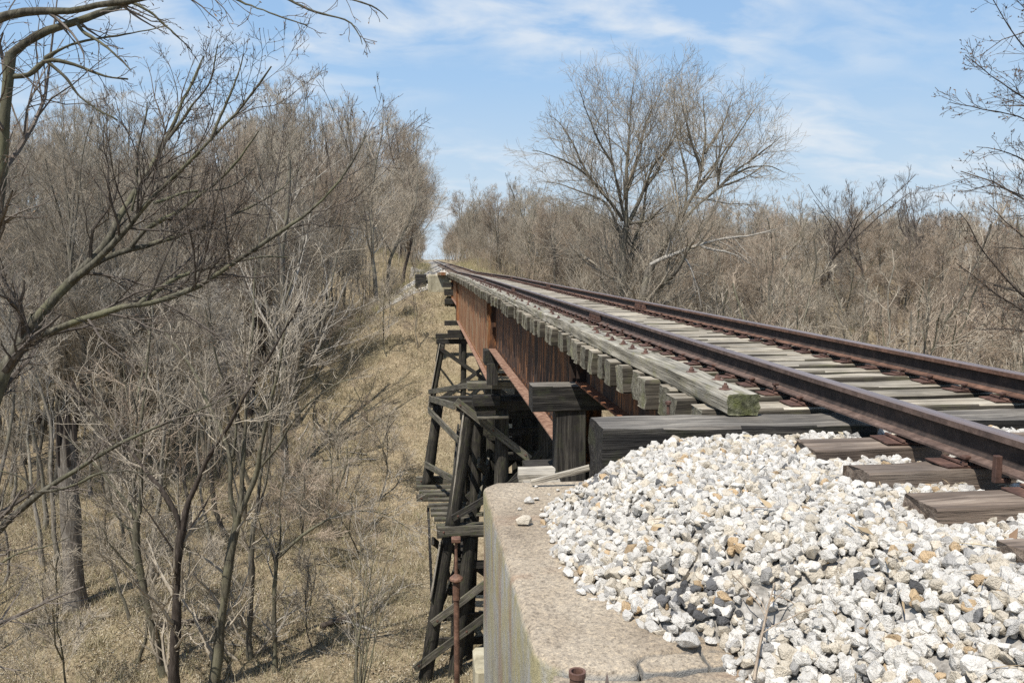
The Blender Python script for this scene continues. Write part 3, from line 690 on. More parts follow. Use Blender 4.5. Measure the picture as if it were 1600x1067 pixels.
# tower carrying the first two girder spans
tw = thing('trestle_tower', (0, 30.5, -14.4), 'two storey creosoted pile tower with plank braces holding up the girder spans', 'trestle tower')
o_ = tw.location; ZP = -8.75
bent(tw, o_, 28.3, -4.50, ZP, (-1.93, -.75, .75, 1.93), .150, .46, 2.38)
bent(tw, o_, 34.0, -5.30, ZP-.05, (-2.93, -1.0, 1.0, 2.93), .150, .42, 3.30)
bent(tw, o_, 28.5, ZP-.38, -15.2, (-2.70, -1.9, -.9, .9, 2.72), .165, .46, 3.1)
bent(tw, o_, 34.0, ZP-.40, -15.2, (-2.0, -.8, .8, 2.0), .05, .36, 2.2)
for yy, xs in ((29.8, (-1.5, -.55, .3, 1.2)), (31.3, (-1.9, -.9, .1, .9, 1.9)), (32.8, (-1.6, -.5, .5, 1.6))):
    bent(tw, o_, yy, -5.1, -15.2, xs, .05, .38, 2.2)
for k_, zz in enumerate((-5.6, -6.5, -7.3, -8.1)):
    bar('cross_plank', (-1.2+.2*k_, 29.5, zz), (2.2, 29.5, zz+.1), .08, .30, M_CREO, tw, o_)
    bar('cross_plank', (-.9, 33.5, zz-.3), (2.6, 33.5, zz-.35), .08, .32, M_CREO, tw, o_)
bar('brace', (-1.9, 30.6, -5.2), (1.9, 30.6, -8.4), .08, .27, M_CREO, tw, o_)
bar('brace', (1.9, 30.7, -5.2), (-1.9, 30.7, -8.4), .08, .27, M_CREO, tw, o_)
# seats under the girder ends
bar('seat_block', (-2.03, 27.8, -3.53), (2.03, 27.8, -3.53), .36, .23, M_GREY, tw, o_)
bar('seat_block', (-1.84, 27.62, -4.02), (-.92, 27.62, -4.02), .42, .36, M_CREO, tw, o_)
bar('seat_block', (.92, 27.62, -4.02), (1.84, 27.62, -4.02), .42, .36, M_CREO, tw, o_)
for x in (-1.0, 1.0): bar('seat_post', (x, 27.9, -3.65), (x, 27.9, -4.2), .3, .3, M_CREO, tw, o_)
for x in (-1.2, 1.2): bar('short_cap', (x, 27.2, -2.52), (x, 28.0, -2.52), .5, .5, M_CREO, tw, o_); 
for x in (-1.2, 1.2): bar('short_post', (x, 27.2, -2.7), (x, 27.2, -3.42), .36, .36, M_CREO, tw, o_)
bar('shelf_plank', (-1.7, 27.6, -4.62), (-.62, 27.6, -4.62), .38, .07, M_GREY, tw, o_)
# braces on the front face and between the bents
bar('brace', (-2.40, 28.05, -4.12), (.20, 28.05, -6.25), .075, .27, M_GREY, tw, o_)
bar('brace', (2.40, 28.12, -4.12), (-.9, 28.12, -7.6), .075, .25, M_CREO, tw, o_)
bar('brace', (-2.55, 28.0, -8.3), (1.5, 28.0, -6.0), .075, .25, M_CREO, tw, o_)
bar('sheathing_plank', (-2.13, 28.2, -4.55), (-2.66, 28.2, -8.65), .06, .20, M_PALEWOOD, tw, o_)
bar('girt', (-2.45, 28.2, -4.32), (-3.28, 34.1, -5.05), .10, .25, M_GREY, tw, o_)
bar('girt', (-1.95, 28.2, -3.60), (-3.30, 34.0, -4.75), .10, .20, M_GREY, tw, o_)
bar('girt', (-2.3, 28.4, -5.6), (-3.34, 33.9, -5.5), .09, .25, M_GREY, tw, o_)
bar('girt', (-2.25, 28.6, -7.2), (-3.5, 33.8, -7.8), .09, .25, M_GREY, tw, o_)
bar('girt', (-2.6, 28.6, -8.2), (-2.1, 33.8, -6.2), .09, .25, M_CREO, tw, o_)
for s, z0, z1 in ((-1, -8.2, -6.2), (-1, -6.6, -8.4)):
    bar('brace', (-1.55, 29.2, z0), (-.6, 32.8, z1), .10, .42, M_GREY, tw, o_)
for a, b_ in (((-3.25, 28.9, -9.4), (-2.7, 33.5, -11.5)), ((-3.4, 33.5, -9.6), (-3.3, 28.9, -11.6)), ((-2.2, 28.6, -10.4), (-2.0, 33.6, -10.2)), ((-2.6, 28.7, -9.6), (-1.0, 33.6, -12.6))):
    bar('girt', a, b_, .10, .28, M_CREO, tw, o_)
for k_ in range(4): bar('cross_plank', (-2.5-.2*k_, 28.55+.5*k_, -10.2-1.2*k_), (2.2, 28.55+.5*k_, -10.3-1.2*k_), .09, .30, M_CREO, tw, o_)
# platform of planks on the lower caps
bar('platform_beam', (-3.08, 28.05, ZP-.02), (3.0, 28.05, ZP-.02), .14, .34, M_GREY, tw, o_)
for i in range(9):
    yy = 28.5+i*.62; xl = -2.95-.09*i
    bar('platform_plank', (xl-rnd.uniform(0, .25), yy, ZP+.05+rnd.uniform(-.03, .05)), (xl+rnd.uniform(1.0, 1.9), yy, ZP+.05+rnd.uniform(-.03, .05)), .24, .12, M_GREY, tw, o_)
    bar('platform_plank', (.4, yy, ZP+.05), (3.1, yy, ZP+.05), .24, .12, M_GREY, tw, o_)
bar('platform_beam', (-3.9, 34.35, ZP+.10), (3.6, 34.35, ZP+.10), .14, .36, M_GREY, tw, o_)
bar('platform_beam', (-3.9, 34.0, ZP-.55), (-2.2, 34.0, ZP-.55), .14, .30, M_GREY, tw, o_)
# lower storey bracing
for a, b_ in (((-3.95, 28.2, -13.9), (-.2, 28.2, -11.2)), ((-3.3, 28.15, -12.2), (.5, 28.15, -9.4)), ((3.6, 28.2, -14), (-1.2, 28.2, -9.6))):
    bar('brace', a, b_, .08, .27, M_GREY, tw, o_)
bar('brace', (-2.9, 28.5, -9.4), (-2.4, 34, -13.5), .08, .25, M_CREO, tw, o_)
bar('brace', (-3.3, 28.5, -12.6), (-1.2, 34, -9.6), .08, .25, M_CREO, tw, o_)
bar('sheathing_plank', (-2.98, 28.3, -9.2), (-3.35, 28.3, -11.3), .05, .20, M_PALEWOOD, tw, o_)
# far tower
t2 = thing('trestle_tower', (0, 56, -14.4), 'farther slimmer pile tower below the far end of the deep orange girder', 'trestle tower')
o_ = t2.location
bent(t2, o_, 56.4, -5.05, -14.6, (-2.30, -.8, .8, 2.30), .185, .38, 2.72)
bent(t2, o_, 60.5, -5.05, -12.0, (-2.30, -.8, .8, 2.30), .16, .38, 2.72)
bar('seat_block', (-2.15, 56.4, -3.60), (2.15, 56.4, -3.60), .40, .32, M_CREO, t2, o_)
bar('seat_block', (-1.95, 56.0, -4.33), (-.6, 56.0, -4.33), .40, .55, M_CREO, t2, o_)
bar('seat_block', (.6, 56.0, -4.33), (1.95, 56.0, -4.33), .40, .55, M_CREO, t2, o_)
for x in (-1.15, 1.15): bar('short_post', (x, 56.6, -2.5), (x, 56.6, -3.45), .4, .4, M_CREO, t2, o_)
bar('brace', (-2.5, 56.1, -5.3), (2.9, 56.1, -9.2), .08, .27, M_CREO, t2, o_)
bar('brace', (2.5, 56.1, -5.3), (-3.2, 56.1, -9.4), .08, .27, M_CREO, t2, o_)
bar('girt', (-2.45, 56.4, -5.4), (-2.7, 60.5, -7.0), .08, .25, M_CREO, t2, o_)
bar('sheathing_plank', (-2.48, 56.2, -5.0), (-3.55, 56.2, -10.5), .06, .20, M_PALEWOOD, t2, o_)
b3 = thing('timber_bent', (0, 67.4, -6.5), 'dark timber bent close against the far concrete abutment', 'trestle bent')
o_ = b3.location
bent(b3, o_, 66.9, -3.35, -6.5, (-1.95, -.7, .7, 1.95), .1, .40, 2.15)
bar('seat_block', (-1.9, 66.6, -2.62), (1.9, 66.6, -2.62), .45, .42, M_CREO, b3, o_)
bar('seat_block', (-2.0, 67.2, -1.25), (2.0, 67.2, -1.25), .4, .4, M_CREO, b3, o_)
bar('seat_block', (-1.9, 67.3, -1.9), (1.9, 67.3, -1.9), .4, .5, M_CREO, b3, o_)
for o in [c for c in COL.objects if c.name.split('.')[0] in ('brace', 'girt', 'platform_beam') and c.parent in (tw, t2)]:
    v_ = np.array([c[:] for c in o.data.vertices[:]] if False else [p.co[:] for p in o.data.vertices]); L = v_[:, 0].max(); wy = v_[:, 1].min()
    for q in (-1, 0, 1): obj('bolt', washer, o, (q*(L-.22), wy+.004, rnd.uniform(-.03, .03)), (math.pi/2, 0, 0))
# far abutment
fa = thing('concrete_abutment', (0, 68.8, -6.5), 'ochre stained concrete abutment at the far end of the bridge', 'bridge abutment')
obj('stem_wall', boxmesh('stem_wall', [((-3.3, 3.3), (68.3, 69.6), (-6.6, -2.1))], M_CONC2, 0.05), fa, -fa.location)
obj('bridge_seat', boxmesh('bridge_seat', [((-3.22, 3.22), (68.35, 69.5), (-2.098, -.52))], M_CONC2, 0.05), fa, -fa.location)
obj('wing_wall', boxmesh('wing_wall', [((-4.3, -3.35), (69.2, 70.2), (-2.4, -.45))], M_CREO, 0.05), fa, -fa.location)
obj('bearing_plate', boxmesh('bearing_plate', [((-2.45, -1.72), (67.9, 68.34), (-.52, -.27))], M_GIRD, 0.01), fa, -fa.location)

# pipe standing beside the tower, footing block, loose wood by the abutment, stubs near the camera
yp = 13.0
P = at(713, 905, y=yp); gz = tz1(P[0], yp)
jk = thing('pipe_post', (P[0], yp, gz), 'thin rusty pipe with a flanged collar standing upright left of the abutment', 'steel post')
zc_ = P[2]-gz; ztp = at(713, 846, y=yp)[2]-gz
obj('pipe', lathe('pipe', [(.048, 0), (.048, zc_-.35), (.062, zc_-.34), (.062, zc_-.06), (.05, zc_-.05)], M_RAILR, 14), jk)
obj('collar', lathe('collar', [(.05, zc_-.05), (.115, zc_), (.11, zc_+.03), (.03, zc_+.10)], M_RAILR, 14), jk)
obj('screw_rod', lathe('screw_rod', [(.03, zc_+.10), (.024, ztp-.05), (.024, ztp)], M_RAILR, 10), jk)
obj('cap_plate', boxmesh('cap_plate', [((-.075, .075), (-.075, .075), (ztp+.001, ztp+.07))], M_RAILR, 0.008), jk)
P = at(748, 1005, y=15.5); gz = tz1(P[0]+.3, 15.5)
ft = thing('concrete_footing', (P[0]+.45, 15.5, gz-.3), 'small pale concrete footing block low beside the abutment foot', 'footing')
obj('block', boxmesh('block', [((-.55, .55), (-.5, .5), (0, P[2]-gz+.0))], M_CONC2, 0.06), ft)
obj('pad', boxmesh('pad', [((-.75, .75), (-.7, .7), (-.4, -.002))], M_CONC2, 0.04), ft)
lb = thing('wood_block', (-2.6, 5.6, -.8), 'split pale wooden block lying behind the concrete corner under the black post', 'wooden block')
bar('plank', (-2.755, 5.66, -.745), (-2.50, 5.66, -.745), .22, .08, M_PALEWOOD, lb, lb.location, jit=0.007)
bar('plank', (-2.74, 5.60, -.815), (-2.48, 5.60, -.815), .28, .12, M_PALEWOOD, lb, lb.location, jit=0.007)
bar('bearer', (-2.68, 5.75, -.96), (-2.45, 5.75, -.96), .26, .16, M_GREY, lb, lb.location)
bar('wood_stick', at(830, 753, y=5.02), at(920, 731, y=4.98), .028, .034, M_PALEWOOD, label='thin pale stick leaning from the concrete edge to the big black timber', cat='stick')
pp = at(902, 1048, y=2.38)
ps = thing('pipe_stub', (pp[0], pp[1], -1.2), 'short dark rusty pipe end poking up at the front of the concrete', 'pipe stub')
hh = pp[2]+1.2
obj('pipe', lathe('pipe', [(.024, 0), (.024, hh-.02)], M_PLATE, 16), ps)
obj('pipe_rim', lathe('pipe_rim', [(.024, hh-.02), (.027, hh-.018), (.027, hh), (.019, hh), (.019, hh-.05), (.001, hh-.05)], M_PLATE, 16), ps)
pp = at(949, 1048, y=2.36)
pk = thing('iron_pin', (pp[0], pp[1], -1.2), 'pointed grey iron pin beside the rusty pipe stub', 'iron pin')
obj('shaft', boxmesh('shaft', [((-.007, .007), (-.005, .005), (0, pp[2]+1.15))], M_HEAD), pk)
obj('point', mesh('point', [(-.007, -.005, pp[2]+1.151), (.007, -.005, pp[2]+1.151), (.007, .005, pp[2]+1.151), (-.007, .005, pp[2]+1.151), (-.001, 0, pp[2]+1.2)], [(0, 1, 4), (1, 2, 4), (2, 3, 4), (3, 0, 4), (3, 2, 1, 0)], [M_HEAD]), pk)

# ------------------------------------------------------------------ bare trees
def norm(a): return a/np.maximum(np.linalg.norm(a, axis=-1, keepdims=True), 1e-9)
def resample(P, n):
    P = np.asarray(P, float); s = np.concatenate([[0], np.cumsum(np.linalg.norm(np.diff(P, axis=0), axis=1))]); t = np.linspace(0, s[-1], n)
    # Catmull-like smoothing through linear interpolation then light averaging
    Q = np.stack([np.interp(t, s, P[:, i]) for i in range(P.shape[1])], -1)
    for _ in range(2): Q[1:-1] = (Q[:-2]+2*Q[1:-1]+Q[2:])/4
    return Q
def tubes(paths, radii, k):
    B, n, _ = paths.shape
    T = norm(np.gradient(paths, axis=1)); mean = norm(paths[:, -1]-paths[:, 0])
    ref = np.where(np.abs(mean[:, 2:3]) > .8, np.array([[1., 0, 0]]), np.array([[0, 0, 1.]]))
    A = norm(np.cross(T, ref[:, None, :])); C = np.cross(T, A)
    ang = np.arange(k)/k*2*math.pi
    V = paths[:, :, None, :]+radii[:, :, None, None]*(np.cos(ang)[None, None, :, None]*A[:, :, None, :]+np.sin(ang)[None, None, :, None]*C[:, :, None, :])
    b = np.arange(B)[:, None, None]*n*k; i = np.arange(n-1)[None, :, None]*k; j = np.arange(k)[None, None, :]; j2 = (j+1) % k
    F = np.stack([b+i+j, b+i+j2, b+i+k+j2, b+i+k+j], -1).reshape(-1, 4)
    return V.reshape(-1, 3), F
def grow(paths, radii, per, rng, t0=.25, ratio=(.3, .5), ang=(25, 55), up=.12, wob=.16, n=5, rr=.55, rmin=.008, shape=.5, absmin=.15, sag=0.0, dens=None, flat=None):
    """one level of side branches for every parent branch at once"""
    B, pn, _ = paths.shape
    L = np.linalg.norm(np.diff(paths, axis=1), axis=2).sum(1)
    q_ = per*np.clip(L/L.mean(), .12, 2.6)**.9; cnt = np.maximum(1, np.floor(q_+rng.random(B)).astype(int))
    idx = np.repeat(np.arange(B), cnt); m = len(idx); grow.idx = idx
    t = t0+(1-t0)*rng.random(m)*.97
    f = t*(pn-1); i0 = np.minimum(f.astype(int), pn-2); w = (f-i0)[:, None]
    pos = paths[idx, i0]*(1-w)+paths[idx, i0+1]*w
    tan = norm(paths[idx, i0+1]-paths[idx, i0]); pr = radii[idx, i0]*(1-w[:, 0])+radii[idx, i0+1]*w[:, 0]
    a = np.radians(rng.uniform(*ang, m))[:, None]
    rv = norm(np.cross(tan, rng.normal(0, 1, (m, 3))))
    d = norm(tan*np.cos(a)+rv*np.sin(a)+np.array([0, 0, up*rng.uniform(.3, 1.2)]))
    ln = np.maximum(L[idx]*rng.uniform(*ratio, m)*(1-shape*t), absmin)
    P = np.zeros((m, n, 3)); P[:, 0] = pos; st = (ln/(n-1))[:, None]
    for q in range(1, n):
        d = norm(d+rng.normal(0, wob, (m, 3))+np.array([0, 0, up*.6-sag*q/n])); P[:, q] = P[:, q-1]+d*st
    r0 = np.maximum(pr*rr*rng.uniform(.7, 1.1, m), rmin*1.15)
    tp = np.linspace(0, 1, n)[None, :]
    Rr = np.maximum(r0[:, None]*(1-.75*tp), rmin)
    return P, Rr
def join(parts):
    V, F, off = [], [], 0
    for v, f in parts: V.append(v); F.append(f+off); off += len(v)
    return np.concatenate(V), np.concatenate(F)
def buds_mesh(P, rng, per, size, mt):
    """little bud scales near the ends of the twigs"""
    B, n, _ = P.shape; idx = np.repeat(np.arange(B), per); m = len(idx)
    t = rng.uniform(.15, 1, m)*(n-1); i0 = np.minimum(t.astype(int), n-2); w = (t-i0)[:, None]
    c = P[idx, i0]*(1-w)+P[idx, i0+1]*w; d = norm(P[idx, i0+1]-P[idx, i0]+rng.normal(0, .15, (m, 3)))
    a = norm(np.cross(d, rng.normal(0, 1, (m, 3)))); b = np.cross(d, a); s = size*rng.uniform(.6, 1.4, m)[:, None]
    c = c+a*s*.35
    V = np.stack([c-d*s, c+a*s*.42, c+b*s*.42, c-a*s*.42, c+d*s*1.1], 1).reshape(-1, 3)
    o = np.arange(m)[:, None]*5
    F = np.concatenate([o+np.array([[0, 1, 2]]), o+np.array([[0, 2, 3]]), o+np.array([[0, 3, 1]]), o+np.array([[4, 2, 1]]), o+np.array([[4, 3, 2]]), o+np.array([[4, 1, 3]])])
    return mesh('buds', V, F, [mt])

def forest_tree(seed, H, r, fork, n1, n2, n3, n4, lo, crook, mtr, mtw, rmin=.011, spread=.40, ang1=(28, 58), upw=.14):
    rng = np.random.default_rng(seed)
    n = 16; zt = np.linspace(0, 1, n); wx = smooth_noise(n, crook*H*.04, rng, 5); wy = smooth_noise(n, crook*H*.04, rng, 5)
    wx = np.cumsum(wx)*.5; wy = np.cumsum(wy)*.5
    trunk = np.stack([wx-wx[0], wy-wy[0], zt*H*.86], -1)[None]
    rad = (r*(1-.82*zt**.9)*(1+.5*np.exp(-zt*22)))[None]
    tr = [tubes(trunk, rad, 9)]
    bases, brad = trunk, rad
    if fork:
        P, Q = grow(trunk, rad, fork, rng, t0=.30, ratio=(.55, .75), ang=(14, 30), up=.10, wob=.07, n=12, rr=.80, rmin=.03, shape=.35)
        tr.append(tubes(P, Q, 7))
        P1, Q1 = grow(P, Q, max(3, n1//3), rng, t0=.3, ratio=(.3, .55), ang=ang1, up=.10, wob=.13, n=8, rr=.6, rmin=.016, shape=.5)
    P2, Q2 = grow(trunk, rad, n1, rng, t0=lo, ratio=(spread*.8, spread*1.3), ang=ang1, up=upw, wob=.10, n=8, rr=.50, rmin=.013, shape=.68)
    if fork: P2 = np.concatenate([P2, P1]); Q2 = np.concatenate([Q2, Q1])
    P3, Q3 = grow(P2, Q2, n2, rng, t0=.15, ratio=(.45, .78), ang=(22, 54), up=upw, wob=.13, n=6, rr=.52, rmin=rmin*1.2, shape=.72)
    P4, Q4 = grow(P3, Q3, n3, rng, t0=.10, ratio=(.45, .85), ang=(20, 54), up=upw*.8, wob=.15, n=4, rr=.55, rmin=rmin, shape=.68, absmin=.4)
    lv = [tubes(P2, Q2, 5), tubes(P3, Q3, 3), tubes(P4, Q4, 3)]
    if n4:
        P5, Q5 = grow(P4, Q4, n4, rng, t0=.15, ratio=(.5, 1.0), ang=(18, 45), up=.08, wob=.15, n=3, rr=.65, rmin=rmin*.75, shape=.6, absmin=.3); lv.append(tubes(P5, Q5, 3))
    return mesh('trunk', *join(tr), [mtr], True), mesh('crown', *join(lv), [mtw], False), H
PR = {'pole': [], 'forest': [], 'round': [], 'sapling': [], 'oak': []}
for i in range(7):
    PR['forest'].append(forest_tree(200+i, 22, .20+.03*(i % 3), i % 3, 18, 9, 7, 3, .24, .8, (M_BARK, M_BARKD, M_BARK)[i % 3], (M_TWIG, M_TWIGB, M_TWIG)[i % 3], .0075, .42, (26, 60)))
for i in range(4):
    PR['pole'].append(forest_tree(600+i, 17, .10+.015*i, 0, 10, 6, 5, 2, .42, 1.0, (M_BARKPALE, M_BARK)[i % 2], (M_TWIG, M_TWIGP)[i % 2], .0070, .30, (24, 55), .10))
for i in range(4):
    PR['round'].append(forest_tree(300+i, 16, .20, 2, 15, 9, 7, 3, .20, 1.4, (M_BARK, M_BARKG)[i % 2], (M_TWIGB, M_TWIG)[i % 2], .0080, .50, (32, 66), .06))
for i in range(5):
    PR['sapling'].append(forest_tree(400+i, 7.5, .055, 2, 12, 7, 6, 0, .12, 1.6, (M_BARK, M_BARKG)[i % 2], (M_TWIG, M_TWIGB, M_TWIG)[i % 3], .0060, .46, (32, 68), .06))
for i in range(2):
    PR['oak'].append(forest_tree(500+i, 15, .30, 3, 11, 7, 4, 2, .34, 2.8, M_BARKD, M_TWIGD, .012, .52, (35, 75)))
def plant(kind, x, y, H, name, label, cat, group=None, v=None, sx=1.0):
    pr = PR[kind][v if v is not None else rnd.randrange(len(PR[kind]))]
    o = thing(name, (x, y, tz1(x, y)-.1), label, cat, group)
    s = H/pr[2]; o.scale = (s*sx*rnd.uniform(.9, 1.12), s*sx*rnd.uniform(.9, 1.12), s); o.rotation_euler = (rnd.uniform(-.05, .05), rnd.uniform(-.05, .05), rnd.uniform(0, 6.28))
    obj('trunk', pr[0], o); obj('crown', pr[1], o)
    return o
placed = []
def fill_zone(n, fx, mind, tries=40):
    out = []
    for _ in range(n):
        for _t in range(tries):
            x, y = fx()
            if all((x-a)**2+(y-b)**2 > mind*mind for a, b in placed): placed.append((x, y)); out.append((x, y)); break
    return out
def ysky_left(px):    # skyline of the left wood in the photograph
    return float(np.interp(px, [-200, 0, 60, 130, 190, 230, 300, 400, 470, 560, 620, 680, 705], [120, 150, 150, 135, 165, 185, 185, 160, 140, 150, 150, 200, 275]))
def ysky_right(px):
    return float(np.interp(px, [690, 730, 830, 1000, 1225, 1300, 1420, 1500, 1600, 1900], [300, 270, 262, 300, 292, 298, 300, 300, 300, 300]))
def cap_h(x, y, f):
    px, py, d = pix((x, y, 0)); ys = f(px)+rnd.uniform(-6, 30)
    return ((VPY-ys)*y/FPX+CAM[2]-tz1(x, y))*(.90 if f is ysky_right else .97)
def inview(x, y, m=120):
    px = pix((x, y, 0))[0]; return -m < px < 1600+m
# left wood
def zl(y0, y1, edge):
    def f():
        while True:
            y = y0+(y1-y0)*math.sqrt(rnd.random()); x = -3.4-rnd.uniform(.0, .60)*y
            e = edge(y)
            if x < e and inview(x, y): return x, y
    return f
edge_l = lambda y: float(np.interp(y, [20, 56, 66, 90, 110, 150], [-10.5, -12.0, -14.0, -11, -7.2, -5.8]))
nL = 0
for x, y in fill_zone(95, zl(44, 95, edge_l), 3.2):
    H = max(9, min(rnd.uniform(17, 27), cap_h(x, y, ysky_left)))
    plant('forest', x, y, H, 'bare_tree', 'bare grey tree standing in the valley wood left of the bridge', 'tree', 'bare trees of the left wood', sx=.85)
for x, y in fill_zone(80, zl(85, 230, edge_l), 3.4):
    H = max(7, cap_h(x, y, ysky_left)*rnd.uniform(.85, 1.0))
    plant('forest', x, y, H, 'bare_tree', 'bare twiggy tree on the far skyline of the left wood', 'tree', 'far skyline trees of the left wood', sx=1.0)
for x, y in fill_zone(64, zl(33, 82, lambda y: edge_l(y)-.5), 2.0):
    H = max(8, min(rnd.uniform(11, 19), cap_h(x, y, ysky_left)))
    plant('pole', x, y, H, 'slim_tree', 'slim pale trunked tree with a thin crown among the left valley wood', 'tree', 'slim trunks of the left valley')
for x, y in fill_zone(30, zl(30, 62, lambda y: -13.5), 3.0):
    plant('sapling', x, y, rnd.uniform(4, 9), 'sapling', 'thin bare sapling on the leafy valley floor left of the bridge', 'sapling', 'saplings on the valley floor')
for x, y in fill_zone(17, lambda: (rnd.uniform(-13.5, -6.2), rnd.uniform(38, 72)), 2.2):
    plant('sapling', x, y, rnd.uniform(3.2, 7.5), 'sapling', 'slim bare sapling scattered on the straw slope beside the trestle', 'sapling', 'saplings on the straw slope', sx=1.15)
for x, y in fill_zone(26, zl(66, 120, lambda y: edge_l(y)+8), 2.6):
    plant('sapling', x, y, rnd.uniform(3, 6.5), 'sapling', 'low bare shrub on the slope left of the far track', 'shrub', 'shrubs on the far left slope', sx=1.3)
# right wood
def zr(y0, y1, edge):
    def f():
        while True:
            y = y0+(y1-y0)*math.sqrt(rnd.random()); x = -3.4+rnd.uniform(.02, .86)*y
            if x > edge(y) and inview(x, y) and not (y < 100 and 1262 < pix((x, y, 0))[0] < 1475 and rnd.random() < .62): return x, y
    return f
edge_r = lambda y: float(np.interp(y, [20, 60, 70, 100, 115, 150], [9, 10, 12, 9.5, 6.8, 5.8]))
for x, y in fill_zone(105, zr(58, 125, edge_r), 3.6):
    H = max(8, min(rnd.uniform(14, 21), cap_h(x, y, ysky_right)))
    plant('round', x, y, H, 'bare_tree', 'bare brown tree in the wood right of the bridge deck', 'tree', 'bare trees of the right wood')
for x, y in fill_zone(75, zr(120, 250, edge_r), 4.4):
    H = max(6, cap_h(x, y, ysky_right)*rnd.uniform(.88, 1.0))
    plant('round', x, y, H, 'bare_tree', 'bare twiggy tree on the far skyline right of the rails', 'tree', 'far skyline trees of the right wood')
for x, y in fill_zone(44, lambda: (lambda f: next(p for p in iter(f, None) if not (900 < pix((p[0], p[1], 0))[0] < 1120)))(zr(24, 75, lambda y: 11)), 2.6):
    zt = -1.3+rnd.uniform(-1.5, 1.6)
    plant('sapling', x, y, max(4, zt-tz1(x, y)), 'sapling', 'tall thin brown sapling rising behind the right rail', 'sapling', 'saplings behind the right rail', sx=.9)
for x, y in fill_zone(30, zr(100, 175, lambda y: 5.6), 2.2):
    plant('sapling', x, y, rnd.uniform(2.5, 5.5), 'sapling', 'low bare shrub on the grassy bank right of the far track', 'shrub', 'shrubs on the far right bank', sx=1.3)

for x, y in fill_zone(44, lambda: (rnd.choice((-1, 1))*rnd.uniform(3.9, 14), rnd.uniform(170, 400)), 2.2):
    plant('forest', x, y, rnd.uniform(9, 15), 'bare_tree', 'bare tree crowding the far end of the track cutting', 'tree', 'trees at the end of the cutting', sx=1.2)
for x, y, H_, w_ in ((-8.4, 84, 22.0, 'tallest tree and nearest to the far abutment'), (-7.6, 92, 19.5, 'second tree from the far abutment'), (-6.4, 104, 17.0, 'third tree from the far abutment'), (-6.0, 122, 14.5, 'small fourth tree from the far abutment')):
    plant('forest', x, y, H_, 'bare_tree', w_+' on the left bank of the track', 'tree', 'trees on the left bank of the cutting', sx=1.25)
# trees drawn limb by limb: main limbs as pixel paths with their distance, twigs grown from them
def traced(name, label, cat, limbs, mtr, mtw, seed, lv=((5, 3), (4, 3), (3, 2)), rmin=.004, bud=0, budsize=.02, t0=.25, ratio=(.25, .45), up=.10, sag=0.0, ang=(25, 55), base=None, wob=.16, sub=(.35, .72), shape2=.60):
    """limbs: list of (radius0, radius1, [(px, py, Y), ...])"""
    rng = np.random.default_rng(seed); W_ = []
    for r0, r1, pl in limbs:
        P = np.array([at(a, b, y=c) for a, b, c in pl]); W_.append((P, r0, r1))
    b0 = W_[0][0][0] if base is None else np.array(base)
    o = thing(name, b0, label, cat)
    n = 18; PP, RR = [], []
    for P, r0, r1 in W_:
        Q = resample(P-b0, n); L = np.linalg.norm(Q[-1]-Q[0])
        Q[1:-1] += np.stack([smooth_noise(n, .012*L, rng)[1:-1] for _ in range(3)], -1)*.5
        PP.append(Q); RR.append(np.linspace(r0, r1, n))
    PP, RR = np.array(PP), np.array(RR)
    RJ = RR*(1+np.stack([smooth_noise(n, .16, rng, 2) for _ in range(len(RR))]))
    Vt, Ft = tubes(PP, RJ, 10); ctr = np.repeat(PP.reshape(-1, 3), 10, 0); Vt = ctr+(Vt-ctr)*(1+rng.normal(0, .07, (len(Vt), 1)))
    obj('trunk', mesh('trunk', Vt, Ft, [mtr], True), o)
    # twigs: density by limb length
    lev = []; P, Q = PP, RR
    for li, (d, nn) in enumerate(lv):
        if li == 0:
            P, Q = grow(P, Q, d, rng, t0=t0, ratio=ratio, ang=ang, up=up, wob=wob, n=7, rr=.5, rmin=rmin*1.3, shape=.35, sag=sag)
        else:
            P, Q = grow(P, Q, d, rng, t0=.15, ratio=sub, ang=(22, 55), up=up, wob=wob+.02, n=max(3, 6-li), rr=.6, rmin=rmin, shape=shape2, absmin=.10, sag=sag)
        lev.append(tubes(P, Q, 5 if li == 0 else 3))
    obj('crown', mesh('crown', *join(lev), [mtw], False), o)
    if bud: obj('buds', buds_mesh(P, rng, bud, budsize, M_BUD), o, kind='stuff')
    return o
Y1 = 9.0
